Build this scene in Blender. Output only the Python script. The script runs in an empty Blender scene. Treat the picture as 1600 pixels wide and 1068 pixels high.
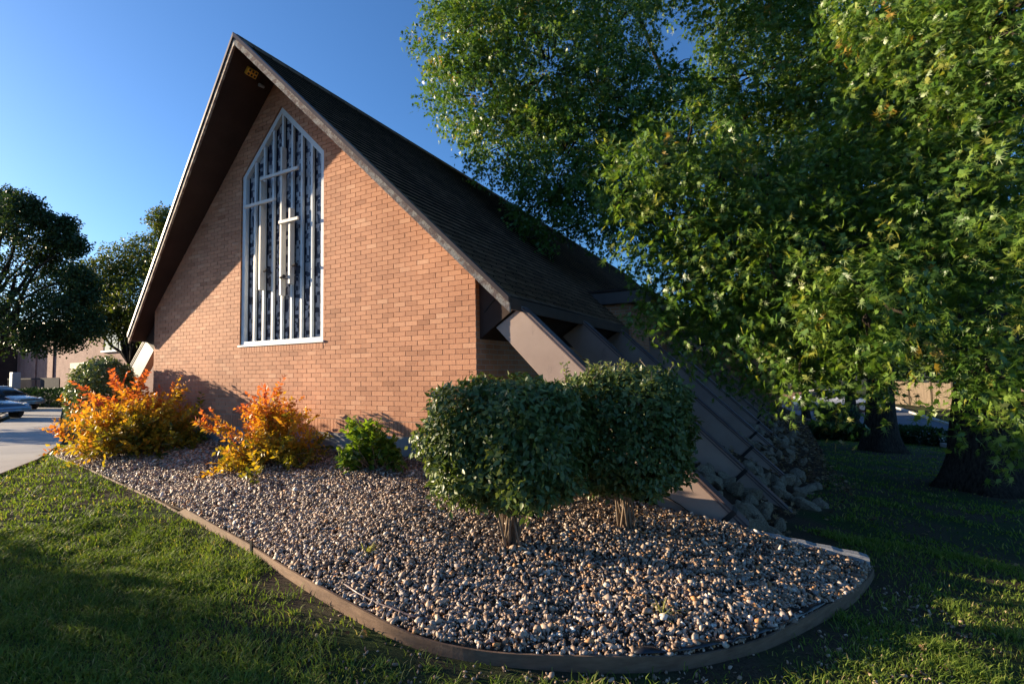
import bpy, math, random
import numpy as np
R = math.radians
rng = np.random.default_rng(7)
random.seed(7)
sc = bpy.context.scene
col = sc.collection

# ------------------------------------------------------------------ camera
CX, CY, CZ = 3.273, -5.164, 0.870
YAW, PITCH, ROLL, F = 28.204, 3.306, 1.027, 764.319
yw, pi_, ro = map(R, (YAW, PITCH, ROLL))
FW = np.array([-math.sin(yw)*math.cos(pi_), math.cos(yw)*math.cos(pi_), math.sin(pi_)])
RT0 = np.array([math.cos(yw), math.sin(yw), 0.0]); UP0 = np.cross(RT0, FW)
RT = RT0*math.cos(ro)-UP0*math.sin(ro); UP = UP0*math.cos(ro)+RT0*math.sin(ro)
CAM = np.array([CX, CY, CZ])
from mathutils import Matrix, Vector
cd = bpy.data.cameras.new("camera"); cam = bpy.data.objects.new("camera", cd); col.objects.link(cam)
cd.sensor_width = 36; cd.lens = 36*F/1600; cd.clip_end = 2000; cd.clip_start = .05
m = Matrix.Identity(4)
for i in range(3):
    m[i][0] = RT[i]; m[i][1] = UP[i]; m[i][2] = -FW[i]; m[i][3] = CAM[i]
cam.matrix_world = m
sc.camera = cam

def W3(u, v, D):
    """world point seen in direction (u,v) at distance D along the view axis"""
    return CAM + D*(FW + (u-800)/F*RT - (v-534)/F*UP)

# ------------------------------------------------------------------ light
SUN = np.array([4.0, 1.0, -.80]); SUN /= np.linalg.norm(SUN)
sd = bpy.data.lights.new("sun", 'SUN'); sd.energy = 5.0; sd.angle = R(.5); sd.color = (1, .81, .56)
so = bpy.data.objects.new("sun", sd); col.objects.link(so)
so.rotation_euler = Vector(SUN).to_track_quat('-Z', 'Y').to_euler()
so.location = (-20, -5, 12)
w = bpy.data.worlds.new("World"); sc.world = w; w.use_nodes = True
nt = w.node_tree; nt.nodes.clear()
sky = nt.nodes.new('ShaderNodeTexSky'); sky.sky_type = 'NISHITA'; sky.sun_disc = False
sky.sun_elevation = R(11); sky.sun_rotation = R(-104)
sky.air_density = 1.0; sky.dust_density = 1.0; sky.ozone_density = 6.0
bg = nt.nodes.new('ShaderNodeBackground'); bg.inputs[1].default_value = .095
out = nt.nodes.new('ShaderNodeOutputWorld')
nt.links.new(sky.outputs[0], bg.inputs[0]); nt.links.new(bg.outputs[0], out.inputs[0])
sc.view_settings.view_transform = 'Standard'; sc.view_settings.look = 'None'
sc.view_settings.exposure = 1.5; sc.view_settings.gamma = 1
sc.render.engine = 'CYCLES'
sc.cycles.max_bounces = 6; sc.cycles.diffuse_bounces = 3; sc.cycles.glossy_bounces = 2
sc.cycles.transmission_bounces = 4; sc.cycles.transparent_max_bounces = 4

# ------------------------------------------------------------------ node helpers
class NT:
    def __init__(s, name):
        s.m = bpy.data.materials.new(name); s.m.use_nodes = True
        s.t = s.m.node_tree; s.t.nodes.clear()
        s.out = s.n('OutputMaterial'); s.b = s.n('BsdfPrincipled'); s.l(s.b.outputs[0], s.out.inputs[0])
    def n(s, k, **kw):
        x = s.t.nodes.new('ShaderNode'+k)
        for a, b in kw.items(): setattr(x, a, b)
        return x
    def l(s, a, b): s.t.links.new(a, b)
    def co(s, kind='Object'):
        return s.n('TexCoord').outputs[kind]
    def noise(s, scale, detail=4, rough=.6, co=None, stretch=None):
        x = s.n('TexNoise'); x.inputs['Scale'].default_value = scale
        x.inputs['Detail'].default_value = detail; x.inputs['Roughness'].default_value = rough
        c = co if co is not None else s.co()
        if stretch:
            mp = s.n('Mapping'); mp.inputs['Scale'].default_value = stretch; s.l(c, mp.inputs[0]); c = mp.outputs[0]
        s.l(c, x.inputs['Vector']); return x.outputs['Fac']
    def ramp(s, fac, stops, interp='LINEAR'):
        r = s.n('ValToRGB'); r.color_ramp.interpolation = interp
        e = r.color_ramp.elements
        while len(e) < len(stops): e.new(.5)
        for el, (p, c) in zip(e, stops):
            el.position = p; el.color = (c[0], c[1], c[2], 1)
        s.l(fac, r.inputs[0]); return r.outputs[0]
    def mix(s, fac, a, b, mode='MIX'):
        x = s.n('Mix', data_type='RGBA', blend_type=mode)
        for sock, v in ((x.inputs[0], fac), (x.inputs[6], a), (x.inputs[7], b)):
            if isinstance(v, (int, float)): sock.default_value = v
            elif isinstance(v, tuple): sock.default_value = (*v[:3], 1)
            else: s.l(v, sock)
        return x.outputs[2]
    def bump(s, h, strength=.5, dist=.01, prev=None):
        x = s.n('Bump'); x.inputs['Strength'].default_value = strength; x.inputs['Distance'].default_value = dist
        s.l(h, x.inputs['Height'])
        if prev is not None: s.l(prev, x.inputs['Normal'])
        s.l(x.outputs[0], s.b.inputs['Normal']); return x.outputs[0]
    def base(s, c):
        if isinstance(c, tuple): s.b.inputs['Base Color'].default_value = (*c[:3], 1)
        else: s.l(c, s.b.inputs['Base Color'])
    def set(s, rough=None, spec=None, metal=None):
        if rough is not None: s.b.inputs['Roughness'].default_value = rough
        if spec is not None: s.b.inputs['Specular IOR Level'].default_value = spec
        if metal is not None: s.b.inputs['Metallic'].default_value = metal
    def attr(s, name='tint'):
        a = s.n('Attribute'); a.attribute_name = name; return a.outputs['Fac']

def plain(name, c, rough=.7, spec=.3, var=.25, scale=3., bump=.15, bscale=60., metal=0):
    t = NT(name); d = tuple(x*(1-var) for x in c); e = tuple(min(1, x*(1+var)) for x in c)
    t.base(t.ramp(t.noise(scale, 6), [(.3, d), (.7, e)])); t.set(rough, spec, metal)
    if bump: t.bump(t.noise(bscale, 3), bump, .004)
    return t.m

def leafmat(name, stops, rough=.42, trans=.3, spec=.45):
    t = NT(name); c = t.ramp(t.attr(), stops); t.base(c); t.set(rough, spec)
    tr = t.n('BsdfTranslucent'); mx = t.n('MixShader'); mx.inputs[0].default_value = trans
    c2 = t.mix(1.0, c, (1.3, 1.3, .55), 'MULTIPLY'); t.l(c2, tr.inputs[0])
    t.l(t.b.outputs[0], mx.inputs[1]); t.l(tr.outputs[0], mx.inputs[2]); t.l(mx.outputs[0], t.out.inputs[0])
    return t.m

MAT = {}
def brick_shader(name, c1, c2, mortar):
    t = NT(name); uv = t.n('UVMap').outputs[0]
    b = t.n('TexBrick'); b.offset = .5; t.l(uv, b.inputs['Vector'])
    for k, v in (('Scale', 1), ('Mortar Size', .005), ('Mortar Smooth', .2), ('Bias', 0), ('Brick Width', .206), ('Row Height', .0677)):
        b.inputs[k].default_value = v
    b.inputs['Color1'].default_value = (*c1, 1); b.inputs['Color2'].default_value = (*c2, 1); b.inputs['Mortar'].default_value = (*mortar, 1)
    n = t.noise(1.3, 5); c = t.mix(.55, b.outputs[0], t.ramp(n, [(.3, (.55, .5, .5)), (.7, (1.1, 1.1, 1.1))]), 'MULTIPLY')
    t.base(c); t.set(.85, .25)
    inv = t.n('Math', operation='SUBTRACT'); inv.inputs[0].default_value = 1; t.l(b.outputs['Fac'], inv.inputs[1])
    nb = t.bump(inv.outputs[0], .8, .006); t.bump(t.noise(90, 3), .25, .003, nb)
    return t.m
MAT['brick_side'] = brick_shader('side_brick', (.52, .24, .12), (.42, .175, .085), (.42, .34, .27))
t = NT('face_brick')
tn = t.ramp(t.attr(), [(0, (.40, .18, .10)), (.3, (.52, .245, .140)), (.7, (.60, .29, .165)), (1, (.66, .36, .22))])
st = t.ramp(t.noise(.9, 5), [(.35, (.86, .84, .83)), (.65, (1.05, 1.05, 1.05))])
t.base(t.mix(1., tn, st, 'MULTIPLY')); t.set(.8, .3)
nb = t.bump(t.noise(35, 4, .7), .5, .004); t.bump(t.noise(240, 2), .35, .002, nb); MAT['brick'] = t.m
MAT['mortar'] = plain('mortar', (.46, .38, .31), .95, .1, .2, 6, .5, 140)
t = NT('concrete'); c = t.ramp(t.noise(2, 8), [(.3, (.20, .20, .20)), (.7, (.36, .36, .35))])
st = t.ramp(t.noise(1.2, 6, .7, stretch=(2, 2, .4)), [(.45, (1, 1, 1)), (.7, (.6, .6, .58))])
t.base(t.mix(1., c, st, 'MULTIPLY')); t.set(.9, .2); t.bump(t.noise(70, 4), .35, .005); MAT['concrete'] = t.m
t = NT('shingle'); uv = t.n('UVMap').outputs[0]; b = t.n('TexBrick'); b.offset = .37; b.offset_frequency = 3; t.l(uv, b.inputs['Vector'])
for k, v in (('Scale', 1), ('Mortar Size', .014), ('Mortar Smooth', .4), ('Bias', 0), ('Brick Width', .3), ('Row Height', .1414)): b.inputs[k].default_value = v
b.inputs['Color1'].default_value = (.19, .120, .082, 1); b.inputs['Color2'].default_value = (.115, .073, .050, 1); b.inputs['Mortar'].default_value = (.012, .01, .009, 1)
c = t.mix(1., b.outputs[0], t.ramp(t.noise(1.1, 7, .7), [(.3, (.7, .7, .72)), (.7, (1.4, 1.32, 1.2))]), 'MULTIPLY')
c = t.mix(.7, c, t.ramp(t.noise(220, 2), [(.3, (.6, .6, .6)), (.7, (1.5, 1.45, 1.4))]), 'MULTIPLY')
t.base(c); t.set(.95, .05); t.bump(t.noise(200, 2), .5, .004); MAT['shingle'] = t.m
t = NT('weathered_fascia')
f = t.ramp(t.noise(9, 8, .75), [(.46, (0, 0, 0)), (.56, (1, 1, 1))])
c = t.mix(f, t.ramp(t.noise(40, 4), [(.3, (.16, .11, .09)), (.7, (.26, .19, .16))]), t.ramp(t.noise(60, 4), [(.3, (.26, .22, .18)), (.7, (.60, .56, .48))]))
t.base(c); t.set(.8, .25); t.bump(t.noise(45, 6, .7), .8, .006); MAT['fascia'] = t.m
MAT['drip'] = plain('brown_metal', (.085, .052, .042), .45, .5, .2, 4, .05)
MAT['soffit'] = plain('dark_soffit', (.050, .030, .024), .75, .2, .25, 2, .2, 30)
t = NT('beam_paint')
c = t.ramp(t.noise(1.6, 7, .6), [(.3, (.30, .215, .18)), (.7, (.40, .30, .255))])
c = t.mix(t.ramp(t.noise(5, 8, .75, stretch=(1, 1, .5)), [(.60, (0, 0, 0)), (.72, (.7, .7, .7))]), c, (.16, .12, .11))
t.base(c); t.set(.55, .35); t.bump(t.noise(12, 6, .6), .12, .01); MAT['beam'] = t.m
MAT['flash'] = plain('beam_flashing', (.10, .07, .075), .4, .5, .3, 5, .1)
MAT['strap'] = plain('black_strap', (.015, .014, .016), .5, .4, .2)
MAT['white_frame'] = plain('painted_frame', (.66, .70, .72), .4, .4, .06, 4, .05)
MAT['cross'] = plain('cross_metal', (.60, .58, .54), .4, .45, .06, 4, .05)
t = NT('mosaic_glass')
mp = t.n('Mapping'); mp.inputs['Scale'].default_value = (16, 16, 15); t.l(t.co(), mp.inputs[0])
wn0 = t.n('TexNoise'); wn0.inputs['Scale'].default_value = 5.; t.l(t.co(), wn0.inputs['Vector'])
sc_ = t.n('VectorMath', operation='SCALE'); sc_.inputs['Scale'].default_value = 1.4; t.l(wn0.outputs['Color'], sc_.inputs[0])
ad = t.n('VectorMath', operation='ADD'); t.l(mp.outputs[0], ad.inputs[0]); t.l(sc_.outputs[0], ad.inputs[1])
fl = t.n('VectorMath', operation='FLOOR'); t.l(ad.outputs[0], fl.inputs[0])
wn = t.n('TexWhiteNoise'); t.l(fl.outputs[0], wn.inputs['Vector'])
t.base(t.ramp(wn.outputs['Value'], [(0, (.008, .010, .03)), (.42, (.012, .016, .045)), (.44, (.22, .22, .24)), (1, (.46, .44, .46))], 'LINEAR'))
t.set(.28, .5); t.bump(wn.outputs['Value'], .5, .01); MAT['glass'] = t.m
t = NT('gravel_soil'); t.base(t.ramp(t.noise(45, 6, .8), [(.3, (.035, .025, .02)), (.5, (.10, .075, .055)), (.7, (.22, .17, .13))])); t.set(.95, .1); t.bump(t.noise(60, 4, .8), 1, .02); MAT['bedsoil'] = t.m
t = NT('pebble'); t.base(t.ramp(t.attr(), [(0, (.05, .035, .03)), (.18, (.15, .095, .065)), (.4, (.33, .215, .14)), (.58, (.46, .34, .245)), (.7, (.25, .215, .20)), (.84, (.54, .43, .33)), (.94, (.70, .64, .56)), (1, (.48, .23, .09))])); t.set(.6, .4); t.bump(t.noise(120, 3), .3, .003); MAT['pebble'] = t.m
t = NT('rubble_stone'); c = t.ramp(t.noise(7, 7, .75), [(.3, (.09, .066, .048)), (.5, (.27, .21, .145)), (.7, (.48, .39, .29))])
t.base(c); t.set(.9, .2); t.bump(t.noise(16, 8, .75), 1, .03); MAT['rock'] = t.m
MAT['mulch'] = (lambda t: (t.base(t.ramp(t.noise(35, 6, .8), [(.3, (.02, .013, .009)), (.55, (.06, .037, .024)), (.75, (.15, .09, .055))])), t.set(.95, .1), t.bump(t.noise(50, 5, .8), 1, .03), t.m)[-1])(NT('mulch'))
t = NT('lawn_soil')
c = t.mix(t.ramp(t.noise(.9, 4), [(.42, (0, 0, 0)), (.58, (1, 1, 1))]), t.ramp(t.noise(50, 5, .8), [(.3, (.03, .022, .015)), (.7, (.11, .08, .055))]), t.ramp(t.noise(40, 6, .8), [(.3, (.018, .03, .010)), (.7, (.055, .085, .025))]))
t.base(c); t.set(.95, .1); t.bump(t.noise(45, 5, .8), 1, .02); MAT['ground'] = t.m
MAT['grass'] = leafmat('grass_blade', [(0, (.050, .090, .016)), (.45, (.120, .190, .030)), (.8, (.21, .28, .048)), (.93, (.32, .31, .09)), (1, (.44, .36, .17))], .65, .42, .2)
MAT['walk'] = plain('walk_concrete', (.40, .37, .34), .85, .2, .15, 1.2, .3, 60)
MAT['asphalt'] = plain('asphalt', (.16, .165, .18), .9, .2, .2, .8, .4, 90)
MAT['kerb'] = plain('kerb_concrete', (.45, .42, .38), .85, .2, .15, 2, .3, 60)
t = NT('bark'); c = t.ramp(t.noise(7, 8, .7, stretch=(4, 4, .6)), [(.35, (.014, .011, .009)), (.65, (.075, .058, .046))]); t.base(c); t.set(.95, .1)
t.bump(t.noise(7, 8, .75, stretch=(4, 4, .6)), 1, .05); MAT['bark'] = t.m
MAT['twig'] = plain('twig', (.20, .14, .09), .8, .2, .3, 20, .2)
MAT['leaf'] = leafmat('maple_like_leaf', [(0, (.028, .070, .012)), (.45, (.075, .155, .024)), (.85, (.175, .255, .045)), (.965, (.28, .29, .06)), (1, (.40, .18, .04))], .40, .36, .45)
MAT['leaf_far'] = leafmat('far_leaf', [(0, (.022, .045, .016)), (.6, (.045, .080, .022)), (1, (.11, .13, .03))], .5, .25, .3)
MAT['leaf_gold'] = leafmat('gold_leaf', [(0, (.03, .055, .014)), (.5, (.07, .10, .02)), (1, (.26, .24, .03))], .5, .35, .3)
MAT['privet'] = leafmat('privet_leaf', [(0, (.040, .068, .016)), (.5, (.088, .135, .034)), (1, (.20, .23, .085))], .42, .25, .4)
MAT['privet_new'] = leafmat('new_leaf', [(0, (.10, .15, .04)), (1, (.26, .27, .11))], .35, .3, .5)
MAT['amber'] = leafmat('amber_leaf', [(0, (.045, .065, .012)), (.3, (.19, .17, .02)), (.55, (.47, .32, .03)), (.8, (.56, .24, .035)), (1, (.52, .12, .05))], .45, .42, .3)
MAT['lime'] = leafmat('lime_leaf', [(0, (.045, .10, .012)), (1, (.20, .30, .03))], .4, .35, .4)
MAT['juniper'] = leafmat('juniper_leaf', [(0, (.012, .035, .012)), (1, (.045, .095, .028))], .5, .1, .3)
MAT['litter'] = leafmat('dry_leaf', [(0, (.06, .030, .020)), (.6, (.22, .13, .07)), (1, (.42, .30, .17))], .8, .15, .2)
t = NT('grey_timber'); c = t.ramp(t.noise(9, 8, .7, stretch=(1, 14, 14)), [(.3, (.16, .16, .17)), (.7, (.42, .43, .45))]); t.base(c); t.set(.9, .2); t.bump(t.noise(9, 8, .7, stretch=(1, 14, 14)), .8, .01); MAT['timber'] = t.m
t = NT('edging'); c = t.ramp(t.noise(6, 7, .7, stretch=(1, 1, 5)), [(.3, (.11, .065, .042)), (.7, (.23, .145, .095))]); t.base(c); t.set(.7, .3); t.bump(t.noise(60, 4, .7), .4, .004); MAT['edging'] = t.m
MAT['liner'] = plain('black_liner', (.012, .013, .018), .35, .5, .3, 8, .4, 30)
MAT['far_brick'] = brick_shader('far_brick', (.40, .21, .17), (.33, .17, .13), (.33, .27, .24))
MAT['dark_glass'] = plain('dark_glass', (.02, .028, .04), .08, .6, .2, 1, 0)
MAT['sill_blue'] = plain('sill_paint', (.45, .50, .60), .6, .3, .1)
MAT['dark_metal'] = plain('dark_metal', (.02, .022, .03), .9, .1, .2)
MAT['grey_box'] = plain('grey_box', (.35, .38, .40), .6, .3, .1)
MAT['car_blue'] = plain('car_silver_blue', (.22, .30, .38), .22, .6, .05, 1, 0, metal=.6)
MAT['car_grey'] = plain('car_grey', (.34, .36, .37), .22, .6, .05, 1, 0, metal=.6)
MAT['car_white'] = plain('car_white', (.7, .7, .72), .3, .5, .05, 1, 0)
MAT['tyre'] = plain('tyre', (.02, .02, .02), .85, .2, .1)
MAT['rim'] = plain('rim', (.4, .4, .42), .35, .5, .1, metal=.8)
MAT['lamp_glass'] = plain('lamp_glass', (.55, .6, .65), .1, .6, .05, 1, 0)
t = NT('fence_boards'); c = t.ramp(t.noise(3, 6, .7, stretch=(6, 6, .5)), [(.3, (.10, .075, .055)), (.7, (.20, .155, .11))]); t.base(c); t.set(.9, .2); MAT['fence'] = t.m
MAT['yellow'] = plain('yellow_enamel', (.85, .46, .05), .5, .4, .15, 8, .1)
MAT['stem'] = plain('dry_stem', (.24, .18, .13), .85, .2, .3, 20, .2)

# ------------------------------------------------------------------ object helpers
def tag(o, label=None, cat=None, group=None, kind=None):
    if label: o['label'] = label
    if cat: o['category'] = cat
    if group: o['group'] = group
    if kind: o['kind'] = kind
    return o
def empty(name, loc, label, cat, group=None):
    o = bpy.data.objects.new(name, None); col.objects.link(o); o.location = loc; o.empty_display_size = .2
    return tag(o, label, cat, group)
def link(name, me, mat, parent=None):
    o = bpy.data.objects.new(name, me); col.objects.link(o)
    if mat is not None:
        me.materials.clear()
        me.materials.append(mat if not isinstance(mat, str) else MAT[mat])
    if parent is not None:
        o.parent = parent
        p = parent; L = Vector((0, 0, 0))
        while p is not None: L = L + p.location; p = p.parent
        o.location = -L
    return o
def fast_mesh(name, V, T, tint=None, smooth=False, k=3):
    """V (n,3), T (m,k) -> mesh"""
    me = bpy.data.meshes.new(name); V = np.ascontiguousarray(V, np.float32); T = np.ascontiguousarray(T, np.int32)
    me.vertices.add(len(V)); me.vertices.foreach_set('co', V.ravel())
    me.loops.add(T.size); me.loops.foreach_set('vertex_index', T.ravel())
    me.polygons.add(len(T)); me.polygons.foreach_set('loop_start', np.arange(0, T.size, k, dtype=np.int32))
    me.update(calc_edges=True)
    if smooth: me.polygons.foreach_set('use_smooth', np.ones(len(T), bool))
    if tint is not None:
        a = me.attributes.new('tint', 'FLOAT', 'POINT'); a.data.foreach_set('value', np.ascontiguousarray(tint, np.float32))
    return me
class MB:
    def __init__(s): s.v = []; s.f = []; s.uv = []; s.tint = []
    def add(s, vs, fs, tint=0.):
        b = len(s.v); s.v += [tuple(map(float, x)) for x in vs]; s.f += [tuple(i+b for i in f) for f in fs]
        s.tint += [tint]*len(vs); return s
    def box(s, x0, x1, y0, y1, z0, z1, tint=0.):
        return s.add([(x0,y0,z0),(x1,y0,z0),(x1,y1,z0),(x0,y1,z0),(x0,y0,z1),(x1,y0,z1),(x1,y1,z1),(x0,y1,z1)],
              [(0,3,2,1),(4,5,6,7),(0,1,5,4),(1,2,6,5),(2,3,7,6),(3,0,4,7)], tint)
    def prism(s, poly, y0, y1):
        """poly in XZ (counter-clockwise seen from -Y) extruded along Y"""
        n = len(poly); v = [(x, y0, z) for x, z in poly]+[(x, y1, z) for x, z in poly]
        return s.add(v, [tuple(range(n)), tuple(range(2*n-1, n-1, -1))]+[(i, i+n, (i+1) % n+n, (i+1) % n) for i in range(n)])
    def tube(s, pts, rad, n=7, cap=True):
        pts = [np.array(p, float) for p in pts]
        if isinstance(rad, (int, float)): rad = [rad]*len(pts)
        b = len(s.v); ref = np.array([.31, .17, .93])
        for i, p in enumerate(pts):
            d = pts[min(i+1, len(pts)-1)]-pts[max(i-1, 0)]; d /= (np.linalg.norm(d)+1e-9)
            a = np.cross(d, ref); a /= np.linalg.norm(a)+1e-9; c = np.cross(d, a)
            for k in range(n):
                q = 2*math.pi*k/n; s.v.append(tuple(p+rad[i]*(math.cos(q)*a+math.sin(q)*c))); s.tint.append(0)
        for i in range(len(pts)-1):
            for k in range(n):
                s.f.append((b+i*n+k, b+i*n+(k+1) % n, b+(i+1)*n+(k+1) % n, b+(i+1)*n+k))
        if cap: s.f.append(tuple(b+k for k in range(n-1, -1, -1))); s.f.append(tuple(b+(len(pts)-1)*n+k for k in range(n)))
        return s
    def build(s, name, mat, parent=None, smooth=False, bevel=0, uvf=None):
        me = bpy.data.meshes.new(name); me.from_pydata(s.v, [], s.f); me.update()
        a = me.attributes.new('tint', 'FLOAT', 'POINT'); a.data.foreach_set('value', np.array(s.tint, np.float32))
        if smooth: me.polygons.foreach_set('use_smooth', np.ones(len(me.polygons), bool))
        if uvf:
            ul = me.uv_layers.new(name='UVMap')
            for p in me.polygons:
                nrm = p.normal
                for li in p.loop_indices:
                    ul.data[li].uv = uvf(me.vertices[me.loops[li].vertex_index].co, nrm)
        o = link(name, me, mat, parent)
        if bevel:
            b = o.modifiers.new('bevel', 'BEVEL'); b.width = bevel; b.segments = 2; b.limit_method = 'ANGLE'
        return o
def uvwall(c, n):
    if abs(n.y) > abs(n.x) and abs(n.y) > abs(n.z): return (c.x, c.z)
    if abs(n.x) > abs(n.z): return (c.y, c.z)
    return (c.x, c.y)

# ------------------------------------------------------------------ terrain
def hsh(x, y): return np.sin(x*1.7+y*.6)*np.cos(y*1.3-x*.4)
def G(x, y):
    x = np.asarray(x, float); y = np.asarray(y, float)
    z = -.70-.063*(np.clip(y, -60, 20)+2.9)-.027*(np.clip(x, -7, 8)-2.3)
    z = np.where(y < -2.9, -.70-.020*(y+2.9)-.027*(np.clip(x, -7, 8)-2.3), z)
    z = z+np.where(x < -7, .02*(x+7), 0)
    z = np.maximum(z, np.where(x < -7, np.maximum(-1.0, -1.0-(x+7)*-.0), -2.3))
    k = np.clip((x+9)/2.5, 0, 1)          # blend the two floors
    zl = np.maximum(-.70-.063*(np.clip(y, -2.9, 20)+2.9)-.027*(-7-2.3)+.02*np.minimum(x+7, 0), -1.0)
    zr = np.maximum(-.70-np.where(y < -2.9, .020, .063)*(np.clip(y, -60, 20)+2.9)-.027*(np.clip(x, -7, 8)-2.3), -2.3)
    return zl*(1-k)+zr*k+.012*hsh(x, y)
def grid_axis(parts):
    o = []
    for a, b, n in parts: o += list(np.linspace(a, b, n, endpoint=False))
    o.append(parts[-1][1]); return np.array(o)
def sheet(name, xs, ys, zf, mat, mask=None, parent=None):
    X, Y = np.meshgrid(xs, ys); Z = zf(X, Y); V = np.stack([X, Y, Z], -1).reshape(-1, 3); nx = len(xs)
    i, j = np.meshgrid(np.arange(len(xs)-1), np.arange(len(ys)-1)); a = (j*nx+i).ravel()
    T = np.stack([a, a+1, a+1+nx, a+nx], 1)
    if mask is not None:
        c = V[T].mean(1); T = T[mask(c[:, 0], c[:, 1])]
    return link(name, fast_mesh(name, V, T, None, True, 4), mat, parent)
gx = grid_axis([(-400, -60, 12), (-60, -14, 30), (-14, 12, 105), (12, 60, 24), (60, 400, 12)])
gy = grid_axis([(-300, -12, 12), (-12, 24, 120), (24, 70, 26), (70, 500, 12)])
tag(sheet('ground', gx, gy, G, 'ground'), kind='structure')

def poly_sheet(name, pts, off, mat, th=.0, kind='structure', sub=1.5):
    """flat polygon strip laid on the terrain: densified outline, fan of a triangulated grid"""
    import mathutils
    P = []
    for a, b in zip(pts, pts[1:]+pts[:1]):
        n = max(1, int(math.dist(a, b)/sub))
        P += [(a[0]+(b[0]-a[0])*k/n, a[1]+(b[1]-a[1])*k/n) for k in range(n)]
    inner = []
    def inside(x, y):
        c = False
        for (x0, y0), (x1, y1) in zip(pts, pts[1:]+pts[:1]):
            if (y0 > y) != (y1 > y) and x < (x1-x0)*(y-y0)/(y1-y0)+x0: c = not c
        return c
    xa, xb = min(p[0] for p in pts), max(p[0] for p in pts); ya, yb = min(p[1] for p in pts), max(p[1] for p in pts)
    for x in np.arange(xa, xb, sub):
        for y in np.arange(ya, yb, sub):
            if inside(x, y): inner.append((x, y))
    allp = P+inner; ne = len(P)
    from mathutils.geometry import delaunay_2d_cdt
    vs, es, fs, *_ = delaunay_2d_cdt([Vector(p) for p in allp], [(i, (i+1) % ne) for i in range(ne)], [], 1, 1e-4)
    v = [(p.x, p.y, float(G(p.x, p.y))+off) for p in vs]
    me = bpy.data.meshes.new(name); me.from_pydata(v, [], [tuple(f) for f in fs]); me.update()
    o = link(name, me, mat)
    if th:
        s = o.modifiers.new('s', 'SOLIDIFY'); s.thickness = th; s.offset = -1 if me.polygons[0].normal.z > 0 else 1
    return tag(o, kind=kind)
poly_sheet('sidewalk', [(-4.6, -4.6), (-6.5, -2.4), (-8.1, -1.5), (-13, .55), (-24, 4.3), (-40, 10), (-41.5, 9), (-30, 4.6), (-21.5, 1.3), (-15, -1.1), (-9.5, -4.2), (-8.6, -6.5), (-6.2, -6.5)], .035, 'walk', .1)
poly_sheet('car_park', [(-16, -3), (-22.5, .9), (-31, 4.1), (-42.5, 8.6), (-62, 15), (-90, 12), (-90, -30), (-16, -30)], .02, 'asphalt', .0)
k = MB()
kp = [(-15.4, -1.9), (-22, 1.1), (-30.5, 4.35), (-42, 8.85)]
for a, b in zip(kp, kp[1:]):
    n = int(math.dist(a, b)/1.5)+1
    for i in range(n):
        p = [(a[0]+(b[0]-a[0])*q/n, a[1]+(b[1]-a[1])*q/n) for q in (i, i+1)]
        d = np.array(p[1])-np.array(p[0]); d /= np.linalg.norm(d); nn = np.array([-d[1], d[0]])*.08
        vs = []
        for z in (-.1, .11):
            for q, s_ in ((0, -1), (1, -1), (1, 1), (0, 1)):
                xx, yy = np.array(p[q])+nn*s_; vs.append((xx, yy, float(G(xx, yy))+z))
        k.add(vs, [(0,3,2,1),(4,5,6,7),(0,1,5,4),(1,2,6,5),(2,3,7,6),(3,0,4,7)])
tag(k.build('kerb', 'kerb'), kind='structure')
poly_sheet('street', [(9.5, -10), (9.3, 14), (8.5, 18), (9.1, 20.9), (6.6, 23.6), (3.3, 28.4), (-6, 36), (-6, 44), (6, 44), (9, 42), (10.6, 38), (10.8, 27), (14.5, 14), (17, -10)], .02, 'asphalt', 0, sub=2.)
# kerbs along the street
def kerb_line(pts, name='street_kerb'):
    k = MB()
    for a, b in zip(pts, pts[1:]):
        n = int(math.dist(a, b)/1.5)+1
        for i in range(n):
            p = [(a[0]+(b[0]-a[0])*q/n, a[1]+(b[1]-a[1])*q/n) for q in (i, i+1)]
            d = np.array(p[1])-np.array(p[0]); d /= np.linalg.norm(d); nn = np.array([-d[1], d[0]])*.08
            vs = []
            for z in (-.1, .13):
                for q, s_ in ((0, -1), (1, -1), (1, 1), (0, 1)):
                    xx, yy = np.array(p[q])+nn*s_; vs.append((xx, yy, float(G(xx, yy))+z))
            k.add(vs, [(0,3,2,1),(4,5,6,7),(0,1,5,4),(1,2,6,5),(2,3,7,6),(3,0,4,7)])
    return tag(k.build(name, 'kerb'), kind='structure')
kerb_line([(9.3, 14), (8.5, 18), (9.1, 20.9), (6.6, 23.6), (3.3, 28.4), (-6, 36)])
kerb_line([(17, -10), (14.5, 14), (10.85, 27), (10.65, 38), (9.1, 42)])
# ================================================================== CHURCH
WD = 7.512; XC = -WD/2; RZ = 6.03; EX = .553; S0 = WD/2+EX
church = empty('church', (XC, 10, -.6), 'steep gabled brick church with dark shingle roof and slanted buttresses along its side', 'church')
WL, WR = XC-1.023, XC+1.023; WB, WT, WA = 1.348, 4.31, 5.307
def zr(x): return RZ-.115-abs(x-XC)
def clip(poly, a, b, c):
    """keep a*x+b*z<=c"""
    o = []
    for i in range(len(poly)):
        p, q = poly[i], poly[(i+1) % len(poly)]; dp = a*p[0]+b*p[1]-c; dq = a*q[0]+b*q[1]-c
        if dp <= 0: o.append(p)
        if (dp < 0 < dq) or (dq < 0 < dp): t_ = dp/(dp-dq); o.append((p[0]+t_*(q[0]-p[0]), p[1]+t_*(q[1]-p[1])))
    return o
sl = (WA-WT)/(XC-WL)
zc = RZ-.115
gable = [(1, 1, zc+XC), (-1, 1, zc-XC)]
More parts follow.
